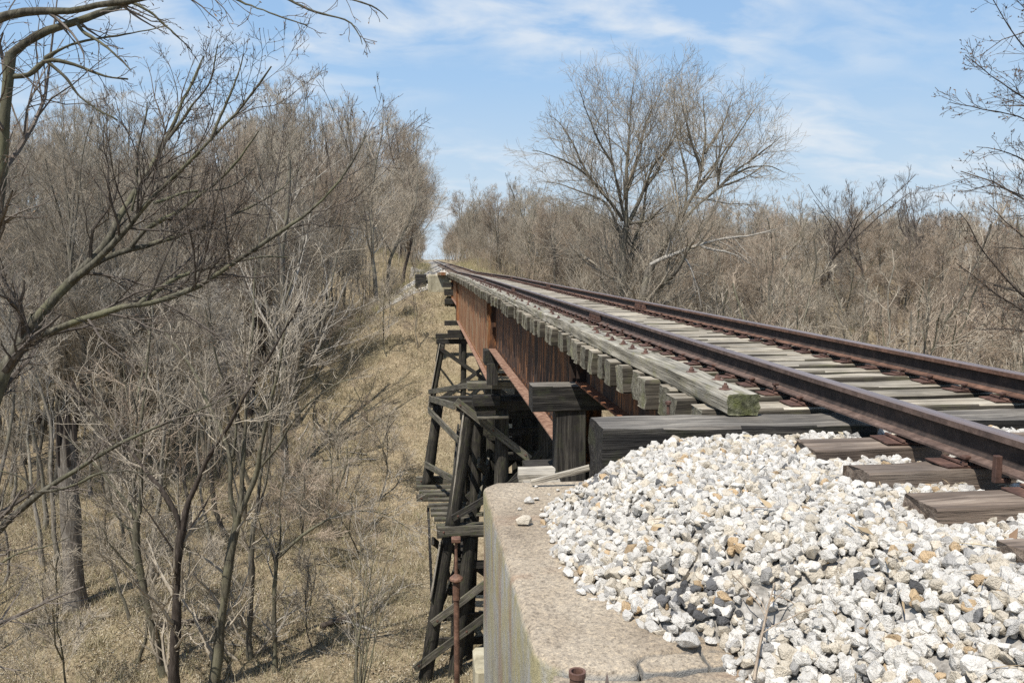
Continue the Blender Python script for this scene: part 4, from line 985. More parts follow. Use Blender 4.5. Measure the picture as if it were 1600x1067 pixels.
traced('lichened_tree', 'near tree with green lichened limbs reaching in over the top left corner', 'tree', [
    (.11, .050, [(-330, 1500, Y1), (-180, 1000, Y1), (-60, 560, Y1), (-10, 330, Y1), (4, 200, Y1), (9, 112, Y1), (16, 84, Y1)]),
    (.046, .018, [(16, 86, Y1), (48, 62, Y1), (80, 46, Y1), (130, 30, Y1), (172, 12, Y1+.3), (225, -10, Y1+.6), (330, -40, Y1+1)]),
    (.046, .017, [(-60, 50, Y1), (0, 28, Y1), (40, 13, Y1), (100, 18, Y1), (160, 8, Y1-.2), (224, -2, Y1-.4), (330, -30, Y1-.6)]),
    (.030, .008, [(9, 118, Y1), (30, 121, Y1), (52, 119, Y1), (60, 102, Y1), (72, 92, Y1), (108, 97, Y1), (160, 119, Y1), (200, 124, Y1)]),
    (.016, .006, [(70, 93, Y1), (100, 118, Y1), (124, 152, Y1), (160, 177, Y1), (184, 188, Y1)]),
    (.020, .006, [(120, 36, Y1), (128, 52, Y1), (160, 68, Y1-.1), (192, 97, Y1-.2), (205, 110, Y1-.3)]),
    (.016, .005, [(70, 92, Y1), (110, 70, Y1), (170, 58, Y1+.2), (230, 48, Y1+.3), (262, 40, Y1+.4)]),
    (.016, .005, [(200, 2, Y1), (232, 16, Y1), (280, 60, Y1), (300, 80, Y1+.2)]),
    (.016, .006, [(310, -30, Y1), (368, 0, Y1), (440, 28, Y1-.2), (480, 40, Y1-.3)]),
    (.018, .005, [(400, -25, Y1), (492, 20, Y1-.2), (552, 34, Y1-.3), (566, 70, Y1-.3)]),
    (.016, .005, [(480, -30, Y1), (540, -2, Y1), (590, 12, Y1), (606, 30, Y1)]),
], M_BARKF, M_TWIGD, 21, ((7, 3), (5, 3), (3, 2)), rmin=.0026, bud=1, budsize=.015, t0=.25, ratio=(.16, .36), up=.02, sag=.10)
Y2 = 15.0
traced('leaning_tree', 'grey tree leaning in from the left edge with long limbs sweeping up to the right', 'tree', [
    (.19, .120, [(-200, 1000, Y2-1), (-90, 760, Y2-.6), (0, 596, Y2), (22, 556, Y2), (44, 526, Y2), (60, 496, Y2)]),
    (.088, .012, [(52, 506, Y2), (70, 480, Y2), (100, 448, Y2), (130, 420, Y2), (160, 390, Y2+.2), (180, 352, Y2+.3), (200, 316, Y2+.5), (228, 272, Y2+.7), (256, 232, Y2+.9), (276, 180, Y2+1), (296, 136, Y2+1.2), (318, 88, Y2+1.4)]),
    (.062, .011, [(110, 440, Y2), (134, 424, Y2-.1), (168, 390, Y2-.2), (216, 336, Y2-.4), (248, 300, Y2-.5), (304, 244, Y2-.8), (344, 204, Y2-1), (376, 178, Y2-1.1), (400, 140, Y2-1.2), (424, 104, Y2-1.3)]),
    (.052, .011, [(140, 418, Y2), (168, 400, Y2+.2), (216, 384, Y2+.5), (272, 372, Y2+.9), (340, 348, Y2+1.3), (380, 328, Y2+1.5), (436, 300, Y2+1.8), (470, 262, Y2+2)]),
    (.045, .012, [(205, 386, Y2+.4), (232, 352, Y2+.4), (276, 336, Y2+.3), (320, 304, Y2+.2), (352, 274, Y2), (384, 238, Y2-.2), (404, 205, Y2-.3)]),
    (.072, .012, [(30, 540, Y2), (48, 528, Y2), (80, 518, Y2-.2), (120, 500, Y2-.3), (160, 486, Y2-.5), (224, 476, Y2-.6), (278, 472, Y2-.7), (320, 444, Y2-.7), (352, 420, Y2-.8), (408, 384, Y2-.9), (472, 348, Y2-1), (520, 312, Y2-1.1), (556, 260, Y2-1.2), (572, 212, Y2-1.2)]),
    (.040, .012, [(215, 478, Y2-.6), (256, 444, Y2-.5), (300, 424, Y2-.3), (348, 414, Y2), (402, 400, Y2+.2), (450, 402, Y2+.4)]),
    (.026, .010, [(205, 330, Y2), (216, 290, Y2), (214, 240, Y2), (226, 190, Y2), (230, 160, Y2)]),
    (.030, .010, [(240, 318, Y2), (290, 300, Y2+.3), (332, 298, Y2+.5), (366, 292, Y2+.7), (400, 260, Y2+.8)]),
    (.030, .008, [(262, 218, Y2+.9), (290, 180, Y2+.6), (330, 128, Y2+.3), (340, 70, Y2)]),
    (.026, .008, [(330, 220, Y2-1), (350, 170, Y2-1), (372, 120, Y2-1), (380, 85, Y2-1)]),
], M_BARKF, M_TWIGD, 22, ((13, 3), (6, 3), (4, 2)), rmin=.0032, bud=1, budsize=.018, t0=.18, ratio=(.22, .46), up=.12, ang=(22, 58))
Y3 = 29.0
traced('forked_tree', 'slender dark tree forking three ways halfway up, tallest of the trunks at the bottom edge', 'tree', [
    (.20, .13, [(326, 1130, Y3), (334, 1064, Y3), (344, 980, Y3), (356, 900, Y3), (366, 840, Y3), (372, 806, Y3)]),
    (.10, .03, [(370, 815, Y3), (362, 785, Y3), (358, 760, Y3), (364, 716, Y3), (348, 676, Y3+.3), (328, 640, Y3+.6), (312, 600, Y3+.8), (290, 560, Y3+1), (255, 515, Y3+1.4)]),
    (.105, .03, [(372, 808, Y3), (384, 780, Y3), (396, 756, Y3), (408, 700, Y3-.3), (420, 640, Y3-.6), (436, 570, Y3-.8), (450, 500, Y3-1)]),
    (.090, .025, [(372, 806, Y3), (378, 720, Y3+.2), (384, 640, Y3+.4), (390, 560, Y3+.6), (396, 480, Y3+.8), (400, 420, Y3+1)]),
    (.050, .018, [(364, 712, Y3), (372, 660, Y3), (352, 600, Y3-.4), (330, 540, Y3-.8), (320, 480, Y3-1)]),
    (.045, .015, [(400, 740, Y3), (440, 690, Y3-.5), (470, 640, Y3-1), (520, 600, Y3-1.5), (560, 590, Y3-2)]),
], M_BARKG, M_TWIG, 23, ((7, 3), (5, 3), (3, 2)), rmin=.0065, t0=.2, ratio=(.30, .55), up=.10)
traced('forked_tree', 'straight dark trunk splitting in a narrow Y, between the other valley trunks', 'tree', [
    (.17, .13, [(270, 1140, Y3-1), (272, 1064, Y3-1), (274, 980, Y3-1), (276, 890, Y3-1), (280, 850, Y3-1), (286, 826, Y3-1)]),
    (.085, .022, [(284, 834, Y3-1), (276, 800, Y3-1), (256, 764, Y3-1), (224, 728, Y3-.6), (184, 684, Y3-.2), (140, 640, Y3), (110, 590, Y3)]),
    (.095, .022, [(286, 828, Y3-1), (288, 800, Y3-1), (308, 756, Y3-1.2), (332, 700, Y3-1.4), (362, 656, Y3-1.6), (400, 590, Y3-1.8), (440, 520, Y3-2), (470, 470, Y3-2.2)]),
    (.035, .012, [(278, 870, Y3-1), (255, 835, Y3-1.2), (225, 790, Y3-1.4), (200, 770, Y3-1.5)]),
    (.035, .012, [(296, 826, Y3-1), (320, 790, Y3-.8), (336, 760, Y3-.6)]),
], M_BARKD, M_TWIG, 24, ((7, 3), (5, 3), (3, 2)), rmin=.0065, t0=.2, ratio=(.30, .55), up=.10)
traced('forked_tree', 'curved greenish trunk bending left as it rises, first of the valley trunks from the left', 'tree', [
    (.18, .11, [(262, 1130, Y3+1), (256, 1064, Y3+1), (236, 968, Y3+1), (218, 900, Y3+1), (212, 840, Y3+1), (214, 812, Y3+1)]),
    (.075, .02, [(214, 816, Y3+1), (206, 796, Y3+1), (176, 756, Y3+1.2), (136, 712, Y3+1.4), (100, 680, Y3+1.6)]),
    (.080, .02, [(214, 814, Y3+1), (219, 792, Y3+1), (220, 740, Y3+.8), (222, 660, Y3+.6), (230, 560, Y3+.4), (236, 490, Y3)]),
    (.05, .015, [(212, 892, Y3+1), (190, 872, Y3+.8), (172, 850, Y3+.6), (160, 825, Y3+.4)]),
    (.045, .015, [(210, 830, Y3+1), (196, 824, Y3+1), (178, 800, Y3+1), (170, 760, Y3+1)]),
], M_BARKG, M_TWIG, 25, ((7, 3), (5, 3), (3, 2)), rmin=.0065, t0=.2, ratio=(.30, .55), up=.10)
traced('slim_tree', 'slim grey tree standing just right of the tallest forked trunk', 'tree', [
    (.14, .10, [(396, 1130, Y3+2), (392, 1064, Y3+2), (386, 980, Y3+2), (394, 920, Y3+2), (397, 816, Y3+2)]),
    (.07, .02, [(397, 820, Y3+2), (404, 770, Y3+2), (415, 690, Y3+2.3), (440, 600, Y3+2.6), (480, 520, Y3+3)]),
    (.06, .02, [(397, 818, Y3+2), (410, 780, Y3+2), (420, 730, Y3+1.7), (424, 640, Y3+1.4), (430, 540, Y3+1)]),
], M_BARK, M_TWIG, 26, ((10, 3), (6, 3), (3, 2)), rmin=.0065, t0=.2, ratio=(.30, .5), up=.10)
traced('slim_tree', 'short slim tree with one long bough reaching right above the leaf litter', 'tree', [
    (.11, .075, [(430, 1060, Y3+1), (430, 1000, Y3+1), (429, 930, Y3+1), (432, 870, Y3+1)]),
    (.060, .012, [(432, 872, Y3+1), (450, 856, Y3+1), (480, 830, Y3+.8), (520, 806, Y3+.6), (560, 796, Y3+.3), (600, 800, Y3), (640, 826, Y3)]),
    (.045, .012, [(431, 880, Y3+1), (422, 850, Y3+1), (410, 830, Y3+1), (400, 800, Y3+1)]),
    (.040, .012, [(432, 872, Y3+1), (440, 830, Y3+1), (436, 780, Y3+1), (450, 720, Y3+1)]),
], M_BARKG, M_TWIGP, 27, ((9, 3), (5, 3), (3, 2)), rmin=.006, t0=.2, ratio=(.25, .5), up=.06)
Y4 = 52.0
traced('straight_tree', 'tall straight grey trunk near the clearing whose shadow crosses the litter', 'tree', [
    (.28, .10, [(448, 822, Y4), (446, 740, Y4), (444, 640, Y4), (443, 540, Y4), (440, 430, Y4), (446, 330, Y4), (452, 250, Y4)]),
    (.10, .03, [(445, 660, Y4), (470, 590, Y4), (500, 520, Y4), (520, 430, Y4), (540, 330, Y4)]),
    (.09, .03, [(443, 560, Y4), (420, 490, Y4), (405, 400, Y4), (400, 300, Y4)]),
    (.08, .03, [(441, 480, Y4), (470, 400, Y4), (490, 310, Y4), (500, 240, Y4)]),
], M_BARK, M_TWIGP, 28, ((9, 3), (5, 3), (3, 2)), rmin=.008, t0=.2, ratio=(.25, .45), up=.12)
for i, (px, py, Y, h, lab) in enumerate(((500, 1000, 31, 5.0, 'dark thin shrub stem standing alone above a shadow on the litter'), (296, 880, 42, 12, 'thin brown trunk standing between the two left forked trees'),
                               (206, 1010, 34, 8, 'thin crooked sapling left of the curved greenish trunk'), (115, 1040, 29, 6, 'small dark crooked sapling low in the left corner'), (655, 700, 62, 5, 'small grey shrub on the slope beside the trestle foot'))):
    p = at(px, py, y=Y); o = plant('sapling', p[0], Y, h, 'sapling', lab, 'sapling', v=i % 5)
# many-stemmed shrub at the bottom edge
Ys = 27.0; st = []
for i, (ex, ey) in enumerate(((590, 830), (575, 850), (548, 880), (600, 900), (620, 915), (536, 910), (640, 925), (565, 800), (612, 860))):
    st.append((.045-.003*i, .008, [(553+i*2, 1085, Ys), (553+i*3+(ex-560)*.15, 1010, Ys), (555+(ex-555)*.6, 940 if i % 2 else 930, Ys+rnd.uniform(-.5, .5)), (ex, ey, Ys+rnd.uniform(-1, 1))]))
traced('stemmed_shrub', 'many stemmed tan shrub fanning up in front of the trestle foot', 'shrub', st, M_BARKG, M_TWIGP, 29, ((5, 3), (4, 3)), rmin=.006, t0=.3, ratio=(.25, .5), up=.15)
Y5 = 18.0
traced('leaning_tree', 'thin dark boughs rising from the lower left edge across the broken stump', 'tree', [
    (.11, .07, [(-160, 1100, Y5), (-70, 940, Y5), (-20, 855, Y5), (0, 828, Y5)]),
    (.065, .012, [(0, 828, Y5), (30, 796, Y5), (60, 768, Y5), (140, 720, Y5), (200, 684, Y5+.3), (256, 660, Y5+.6), (310, 640, Y5+1), (370, 612, Y5+1.4)]),
    (.035, .010, [(60, 768, Y5), (110, 762, Y5-.2), (150, 740, Y5-.4), (190, 735, Y5-.6), (240, 740, Y5-.8)]),
    (.025, .008, [(58, 768, Y5), (36, 745, Y5), (0, 735, Y5), (-30, 730, Y5)]),
    (.030, .010, [(-60, 930, Y5), (20, 865, Y5), (70, 855, Y5), (110, 838, Y5)]),
], M_BARKF, M_TWIGD, 30, ((8, 3), (5, 3), (3, 2)), rmin=.0045, t0=.2, ratio=(.2, .4), up=.06)
# broken dead trunk
Yd = 36.0; base = at(112, 840, y=Yd)
gz = tz1(base[0], Yd); hs = at(115, 655, y=Yd)[2]-gz
rng = np.random.default_rng(9); k, n = 14, 12; V = np.zeros((n, k, 3)); ang = np.arange(k)/k*2*math.pi
for i in range(n):
    z = hs*.86*i/(n-1); rr = .40*(1+.4*math.exp(-i*.8))*(1-.1*i/n)*(1+rng.normal(0, .05, k)); V[i, :, 0] = rr*np.cos(ang); V[i, :, 1] = rr*np.sin(ang); V[i, :, 2] = z
V[-1, :, 2] += rng.uniform(-.5, 1.0, k)*hs*.14; V[-1, :, :2] *= .92
i = np.arange(n-1)[:, None]*k; j = np.arange(k)[None, :]
Fs = [np.stack([i+j, i+(j+1) % k, i+k+(j+1) % k, i+k+j], -1).reshape(-1, 4)]
sp = [( np.array([[ .33*math.cos(a), .33*math.sin(a), hs*.78], [.32*math.cos(a), .40*math.sin(a), hs*(.9+.1*rng.random())], [.34*math.cos(a+.2), .34*math.sin(a+.2), hs*(1.0+.1*rng.random())]]) ) for a in (0.3, 1.5, 2.6, 4.0, 5.2)]
ds = thing('dead_stump', (base[0], Yd, gz-.1), 'thick broken off dead trunk with shredded pale bark and splintered top', 'dead tree')
obj('trunk', mesh('trunk', V.reshape(-1, 3), Fs, [M_STUMP], True), ds)
obj('splinters', mesh('splinters', *tubes(np.array(sp), np.array([[.12, .08, .015]]*5), 4), [M_BARKD], False), ds, kind='stuff')
# right side: two large many-limbed trees and an oak pair
Y6 = 58.0
traced('spreading_tree', 'tallest many limbed bare tree standing right behind the far right rail', 'tree', [
    (0.330, 0.216, [(980, 640, Y6), (976, 520, Y6), (973, 455, Y6), (973, 395, Y6), (979, 355, Y6)]),
    (0.172, 0.018, [(978, 358, Y6), (978, 320, Y6), (979, 276, Y6), (981, 225, Y6+.5), (986, 175, Y6+1), (990, 128, Y6+1)]),
    (0.145, 0.018, [(978, 352, Y6), (966, 300, Y6), (957, 257, Y6-.5), (950, 200, Y6-1), (946, 160, Y6-1)]),
    (0.145, 0.018, [(974, 345, Y6), (937, 296, Y6-1), (910, 268, Y6-2), (880, 250, Y6-3), (859, 243, Y6-3), (831, 235, Y6-3)]),
    (0.106, 0.018, [(972, 372, Y6), (950, 318, Y6+1), (930, 306, Y6+2), (910, 300, Y6+2), (882, 288, Y6+3), (839, 284, Y6+3)]),
    (0.145, 0.018, [(980, 354, Y6), (1000, 312, Y6), (1012, 280, Y6-.5), (1024, 249, Y6-1), (1055, 217, Y6-2), (1078, 180, Y6-2)]),
    (0.132, 0.018, [(979, 300, Y6), (1000, 240, Y6+1), (1010, 190, Y6+1.5), (1028, 150, Y6+2), (1036, 130, Y6+2)]),
    (.100, .018, [(1000, 312, Y6), (1030, 262, Y6), (1050, 215, Y6+.5), (1062, 180, Y6+.8), (1070, 155, Y6+1)]),
    (0.092, 0.018, [(957, 257, Y6-.5), (930, 210, Y6-2), (915, 170, Y6-2.5), (905, 140, Y6-3)]),
    (0.092, 0.018, [(920, 276, Y6-2), (890, 215, Y6-2), (872, 190, Y6-2), (858, 180, Y6-2)]),
    (0.132, 0.018, [(985, 350, Y6), (1015, 345, Y6-1), (1040, 320, Y6-2), (1080, 300, Y6-3)]),
    (0.185, 0.030, [(976, 460, Y6), (985, 400, Y6+.5), (1000, 350, Y6+1), (1010, 300, Y6+2), (1020, 250, Y6+2.5)]),
], M_BARK, M_TWIG, 31, ((13, 3), (8, 3), (6, 2)), rmin=.0070, t0=.12, ratio=(.36, .62), up=.08, ang=(24, 60), sub=(.48, .90), shape2=.45)
Y7 = 54.0
traced('spreading_tree', 'leaning twin of the tallest tree with bleached dead boughs drooping to the right', 'tree', [
    (0.317, 0.192, [(985, 640, Y7), (995, 520, Y7), (1004, 456, Y7), (1016, 414, Y7), (1032, 391, Y7), (1063, 347, Y7)]),
    (0.158, 0.018, [(1060, 350, Y7), (1080, 312, Y7), (1095, 280, Y7), (1103, 210, Y7+.5), (1100, 175, Y7+1), (1098, 145, Y7+1)]),
    (0.132, 0.018, [(1098, 268, Y7), (1082, 230, Y7-.5), (1072, 190, Y7-1), (1062, 150, Y7-1)]),
    (0.145, 0.018, [(1062, 348, Y7), (1090, 318, Y7), (1122, 294, Y7-.5), (1146, 270, Y7-1), (1193, 237, Y7-2), (1222, 212, Y7-2)]),
    (0.119, 0.018, [(1102, 240, Y7), (1128, 200, Y7+1), (1138, 175, Y7+1), (1146, 145, Y7+1)]),
    (0.106, 0.018, [(1120, 296, Y7-.5), (1128, 250, Y7-1), (1160, 200, Y7-1.5), (1180, 170, Y7-2)]),
    (0.172, 0.024, [(1012, 470, Y7), (1040, 440, Y7-1), (1060, 420, Y7-2), (1080, 380, Y7-3), (1110, 340, Y7-3), (1130, 290, Y7-3)]),
    (0.092, 0.018, [(1140, 276, Y7-1), (1170, 262, Y7-1), (1200, 258, Y7-1), (1226, 270, Y7-1)]),
    (.100, .016, [(1068, 338, Y7), (1076, 280, Y7+.5), (1060, 220, Y7+1), (1052, 170, Y7+1.2), (1056, 135, Y7+1.4)]),
    (.090, .016, [(1095, 285, Y7), (1125, 245, Y7+.8), (1152, 205, Y7+1.4), (1175, 170, Y7+2)]),
    (.080, .016, [(1122, 294, Y7-.5), (1160, 280, Y7+.5), (1190, 262, Y7+1), (1214, 236, Y7+1.5)]),
    (.085, .016, [(1085, 305, Y7), (1118, 262, Y7-1), (1130, 222, Y7-1.4), (1128, 180, Y7-1.6)]),
], M_BARK, M_TWIG, 32, ((10, 3), (7, 3), (5, 2)), rmin=.0070, t0=.12, ratio=(.36, .62), up=.08, ang=(24, 60), sub=(.48, .90), shape2=.45)
traced('fallen_bough', 'bleached pale dead bough sprawling low under the leaning twin tree', 'bough', [
    (.16, .03, [(1016, 414, Y7-1), (1040, 402, Y7-1.4), (1063, 393, Y7-2), (1095, 383, Y7-2.5), (1134, 371, Y7-3), (1162, 371, Y7-3), (1213, 359, Y7-3)]),
    (.11, .02, [(1095, 383, Y7-2.5), (1103, 388, Y7-3), (1134, 394, Y7-3.5), (1150, 398, Y7-3.5), (1170, 412, Y7-4)]),
    (.08, .02, [(1040, 402, Y7-1.4), (1050, 372, Y7-2), (1040, 350, Y7-2.5), (1020, 342, Y7-3)]),
    (.07, .02, [(1063, 393, Y7-2), (1080, 420, Y7-3), (1090, 450, Y7-3), (1096, 480, Y7-3)]),
], M_BARKP, M_TWIGP, 33, ((9, 3), (5, 3)), rmin=.010, t0=.25, ratio=(.2, .4), up=0.0, sag=.1)
for px, py, Y, h, lab in ((1416, 440, 92, 17, 'dark crooked oak with gnarled boughs on the right skyline'), (1440, 440, 100, 18, 'second dark gnarled oak just right of the crooked one'), (1293, 470, 84, 15, 'dark forked trunk rising through the brown brush left of the oaks'), (1342, 470, 90, 14, 'thin dark oak between the forked trunk and the gnarled oaks')):
    p = at(px, py, y=Y); g = tz1(p[0], Y); H = (VPY-({1416: 300, 1440: 288, 1293: 300, 1342: 310}[px]))*Y/FPX+.79-g
    plant('oak', p[0], Y, H, 'oak_tree', lab, 'tree', v=(px//24) % 2, sx=.8)
Y8 = 15.0
traced('budding_tree', 'near budding tree whose dark twiggy branches enter from the right edge', 'tree', [
    (.20, .10, [(2066, 1400, Y8), (1966, 1000, Y8), (1866, 720, Y8), (1806, 480, Y8), (1776, 300, Y8), (1766, 120, Y8), (1756, -60, Y8)]),
    (.030, .006, [(1761, 200, Y8), (1676, 150, Y8), (1616, 93, Y8), (1585, 56, Y8), (1551, 0, Y8), (1536, -25, Y8)]),
    (.028, .006, [(1766, 240, Y8), (1676, 200, Y8), (1616, 163, Y8-.2), (1585, 146, Y8-.3), (1543, 115, Y8-.4), (1508, 86, Y8-.5)]),
    (.028, .006, [(1766, 260, Y8), (1676, 212, Y8), (1616, 191, Y8), (1573, 177, Y8), (1528, 169, Y8), (1483, 160, Y8)]),
    (.028, .006, [(1771, 330, Y8), (1696, 300, Y8), (1616, 260, Y8), (1576, 235, Y8+.2), (1526, 230, Y8+.3)]),
    (.026, .006, [(1781, 420, Y8), (1696, 350, Y8), (1626, 320, Y8-.2), (1576, 290, Y8-.4), (1536, 285, Y8-.5), (1511, 300, Y8-.5)]),
    (.040, .008, [(1806, 560, Y8), (1716, 540, Y8), (1614, 495, Y8), (1578, 474, Y8), (1551, 456, Y8), (1527, 435, Y8), (1494, 411, Y8)]),
    (.030, .007, [(1706, 535, Y8), (1606, 470, Y8), (1566, 426, Y8), (1536, 390, Y8), (1518, 360, Y8), (1500, 333, Y8)]),
    (.030, .007, [(1816, 600, Y8), (1716, 545, Y8), (1616, 519, Y8-.4), (1566, 513, Y8-.6), (1530, 515, Y8-.8)]),
    (.026, .006, [(1758, 20, Y8), (1676, 0, Y8), (1636, 30, Y8), (1606, 20, Y8), (1576, -15, Y8)]),
    (.026, .006, [(1796, 470, Y8), (1716, 430, Y8), (1656, 400, Y8), (1606, 380, Y8), (1566, 340, Y8), (1546, 320, Y8)]),
], M_BARKD, M_TWIGD, 34, ((24, 3), (9, 3), (4, 2)), rmin=.0032, bud=2, budsize=.022, t0=.25, ratio=(.13, .28), up=.05)

# ------------------------------------------------------------------ undergrowth, leaf litter, dry grass (nobody could count these)
def stems(n, fx, hlo, hhi, rad, cols, per=9, lean=.55):
    P = np.array([fx() for _ in range(n)]); x = np.repeat(P[:, 0], per)+R.normal(0, .45, n*per); y = np.repeat(P[:, 1], per)+R.normal(0, .45, n*per)
    m = n*per; z = terrain(x, y)-.05; h = R.uniform(hlo, hhi, m)*np.repeat(R.uniform(.5, 1.2, n), per)
    d0 = np.stack([R.normal(0, lean, m), R.normal(0, lean, m), np.ones(m)], -1); d0 = norm(d0)
    a = np.stack([x, y, z], -1); b = a+d0*(h*.55)[:, None]; d1 = norm(d0+np.stack([R.normal(0, lean, m), R.normal(0, lean, m), R.normal(0, .2, m)], -1)); c = b+d1*(h*.45)[:, None]
    path = np.stack([a, b, c], 1); rad_ = np.stack([np.full(m, rad), np.full(m, rad*.8), np.full(m, rad*.4)], 1)
    P2, Q2 = grow(path, rad_, 2, R, t0=.3, ratio=(.3, .6), ang=(25, 60), up=.05, wob=.15, n=3, rr=.7, rmin=rad*.45, shape=.3)
    ix = grow.idx; V1, F1 = tubes(path, rad_, 3); V2, F2 = tubes(P2, Q2, 3)
    cc = np.array(cols)[R.integers(0, len(cols), m)]*R.uniform(.75, 1.25, (m, 1))
    T = np.concatenate([np.repeat(cc, 9, 0), np.repeat(cc[ix], 9, 0)])
    return np.concatenate([V1, V2]), np.concatenate([F1, F2+len(V1)]), T
BR = [(.27, .215, .145), (.22, .17, .12), (.33, .28, .20), (.18, .14, .105), (.27, .23, .15)]
V, F, T = stems(1500, zl(26, 100, lambda y: float(np.interp(y, [20, 56, 64, 90, 110], [-7.0, -7.0, -7.5, -6.5, -5.5]))), .5, 2.2, .008, BR)
obj('undergrowth', mesh('undergrowth', V, F, [M_TINT], False, T), kind='stuff', label='tangled brown undergrowth on the valley floor', cat='undergrowth')
V, F, T = stems(1500, zr(36, 130, lambda y: float(np.interp(y, [20, 60, 70, 100, 120], [9, 9, 10, 8, 5.0]))), 1.0, 3.4, .011, BR)
obj('undergrowth', mesh('undergrowth', V, F, [M_TINT], False, T), kind='stuff', label='tangled brown brush behind the right rail', cat='undergrowth')
def thicket(n, fx, capf, rad, cols):
    P = np.array([fx() for _ in range(n)]); x, y = P[:, 0], P[:, 1]; z = terrain(x, y)-.1
    h = np.array([max(3.0, min(rnd.uniform(6, 15), cap_h(a, b, capf)*(.72 if capf is ysky_right else .88))) for a, b in P])
    m = n; k = 6; path = np.zeros((m, k, 3)); path[:, 0] = np.stack([x, y, z], -1); d = norm(np.stack([R.normal(0, .16, m), R.normal(0, .16, m), np.ones(m)], -1))
    for q in range(1, k):
        d = norm(d+R.normal(0, .10, (m, 3))+np.array([0, 0, .1])); path[:, q] = path[:, q-1]+d*(h/(k-1))[:, None]
    rr = np.linspace(1, .15, k)[None]*(rad*h/8)[:, None]
    A, B = grow(path, rr, 9, R, t0=.2, ratio=(.25, .5), ang=(32, 64), up=.06, wob=.15, n=5, rr=.5, rmin=rad*.28, shape=.65); ia = grow.idx
    C, D = grow(A, B, 5, R, t0=.15, ratio=(.35, .7), ang=(24, 56), up=.05, wob=.16, n=3, rr=.6, rmin=rad*.22, shape=.55, absmin=.4); ic = ia[grow.idx]
    parts = [tubes(path, rr, 4), tubes(A, B, 3), tubes(C, D, 3)]
    cc = np.array(cols)[R.integers(0, len(cols), m)]*R.uniform(.8, 1.2, (m, 1))
    T = np.concatenate([np.repeat(cc, k*4, 0), np.repeat(cc[ia], 15, 0), np.repeat(cc[ic], 9, 0)])
    V, F = join(parts); return V, F, T
TC = [(.32, .275, .21), (.36, .315, .245), (.28, .23, .17), (.33, .265, .19), (.24, .21, .16)]
V, F, T = thicket(300, zl(60, 135, lambda y: edge_l(y)-.5), ysky_left, .036, TC)
obj('thicket', mesh('thicket', V, F, [M_TINT], False, T), kind='stuff', label='mass of thin bare stems filling the left wood', cat='thicket')
V, F, T = thicket(130, zr(75, 150, lambda y: edge_r(y)), ysky_right, .036, TC)
obj('thicket', mesh('thicket', V, F, [M_TINT], False, T), kind='stuff', label='mass of thin bare stems filling the right wood', cat='thicket')
def zbl(sgn):
    def f():
        y = rnd.uniform(84, 360); return sgn*rnd.uniform(4.3 if y > 105 else (8.5 if sgn < 0 else 6.5), 20), y
    return f
V, F, T = thicket(320, zbl(-1), ysky_left, .040, TC)
obj('thicket', mesh('thicket', V, F, [M_TINT], False, T), kind='stuff', label='mass of thin bare stems on the left bank of the cutting', cat='thicket')
V, F, T = thicket(420, zbl(1), ysky_right, .040, TC)
obj('thicket', mesh('thicket', V, F, [M_TINT], False, T), kind='stuff', label='mass of thin bare stems on the right bank of the cutting', cat='thicket')
V, F, T = thicket(260, lambda: (rnd.uniform(-34, 34), rnd.uniform(405, 470)), lambda px: 386 if 655 < px < 690 else 372, .05, TC)
obj('thicket', mesh('thicket', V, F, [M_TINT], False, T), kind='stuff', label='distant mass of bare trees closing the end of the cutting', cat='thicket')
def blades(n, x, y, hlo, hhi, w, cols):
    z = terrain(x, y)-.02; h = R.uniform(hlo, hhi, n); d = R.normal(0, .55, (n, 2)); a = R.uniform(0, 6.28, n); ww = w*R.uniform(.6, 1.4, n)
    b0 = np.stack([x-np.cos(a)*ww, y-np.sin(a)*ww, z], -1); b1 = np.stack([x+np.cos(a)*ww, y+np.sin(a)*ww, z], -1); tp = np.stack([x+d[:, 0]*h, y+d[:, 1]*h, z+h], -1)
    V = np.stack([b0, b1, tp], 1).reshape(-1, 3); cc = np.array(cols)[R.integers(0, len(cols), n)]*R.uniform(.7, 1.2, (n, 1))
    return V, np.arange(n*3).reshape(-1, 3), np.repeat(cc, 3, 0)
nb_ = 9000; cx = -3.4+2-R.random(nb_)**.9*30; cy = 24+R.random(nb_)*52
gx_ = np.repeat(cx, 26)+R.normal(0, .32, nb_*26); gy_ = np.repeat(cy, 26)+R.normal(0, .32, nb_*26)
V, F, T = blades(nb_*26, gx_, gy_, .10, .48, .012, [(.38, .32, .21), (.45, .39, .265), (.29, .235, .15), (.21, .195, .095), (.34, .29, .19)])
obj('matted_grass', mesh('matted_grass', V, F, [M_TINT], False, T), kind='stuff', label='matted dead grass over the litter below the bridge', cat='grass')
GC = [(.36, .30, .18), (.42, .35, .22), (.28, .23, .13), (.22, .22, .09), (.30, .26, .15)]
def zbank():
    while True:
        y = rnd.uniform(69, 190); x = rnd.choice((-1, 1))*rnd.uniform(3.0, 11)
        if x < 0 and y < 100 and x > -7: continue
        return x, y
def zshrub():
    y = rnd.uniform(76, 200); return rnd.choice((-1, 1, 1))*rnd.uniform(5.2, 16), y
V, F, T = stems(900, zshrub, 1.0, 3.0, .011, BR, 8, .3)
obj('bank_scrub', mesh('bank_scrub', V, F, [M_TINT], False, T), kind='stuff', label='brown scrub on the banks beside the far track', cat='scrub')
V, F, T = stems(2600, zbank, .3, .9, .010, GC, 12, .25)
obj('dry_grass', mesh('dry_grass', V, F, [M_TINT], False, T), kind='stuff', label='dry tan grass on the banks beside the far track', cat='grass')
n = 90000
Y = 24+R.random(n)**1.3*60; X = -3.4+1.5-R.random(n)**.8*(.60*Y)
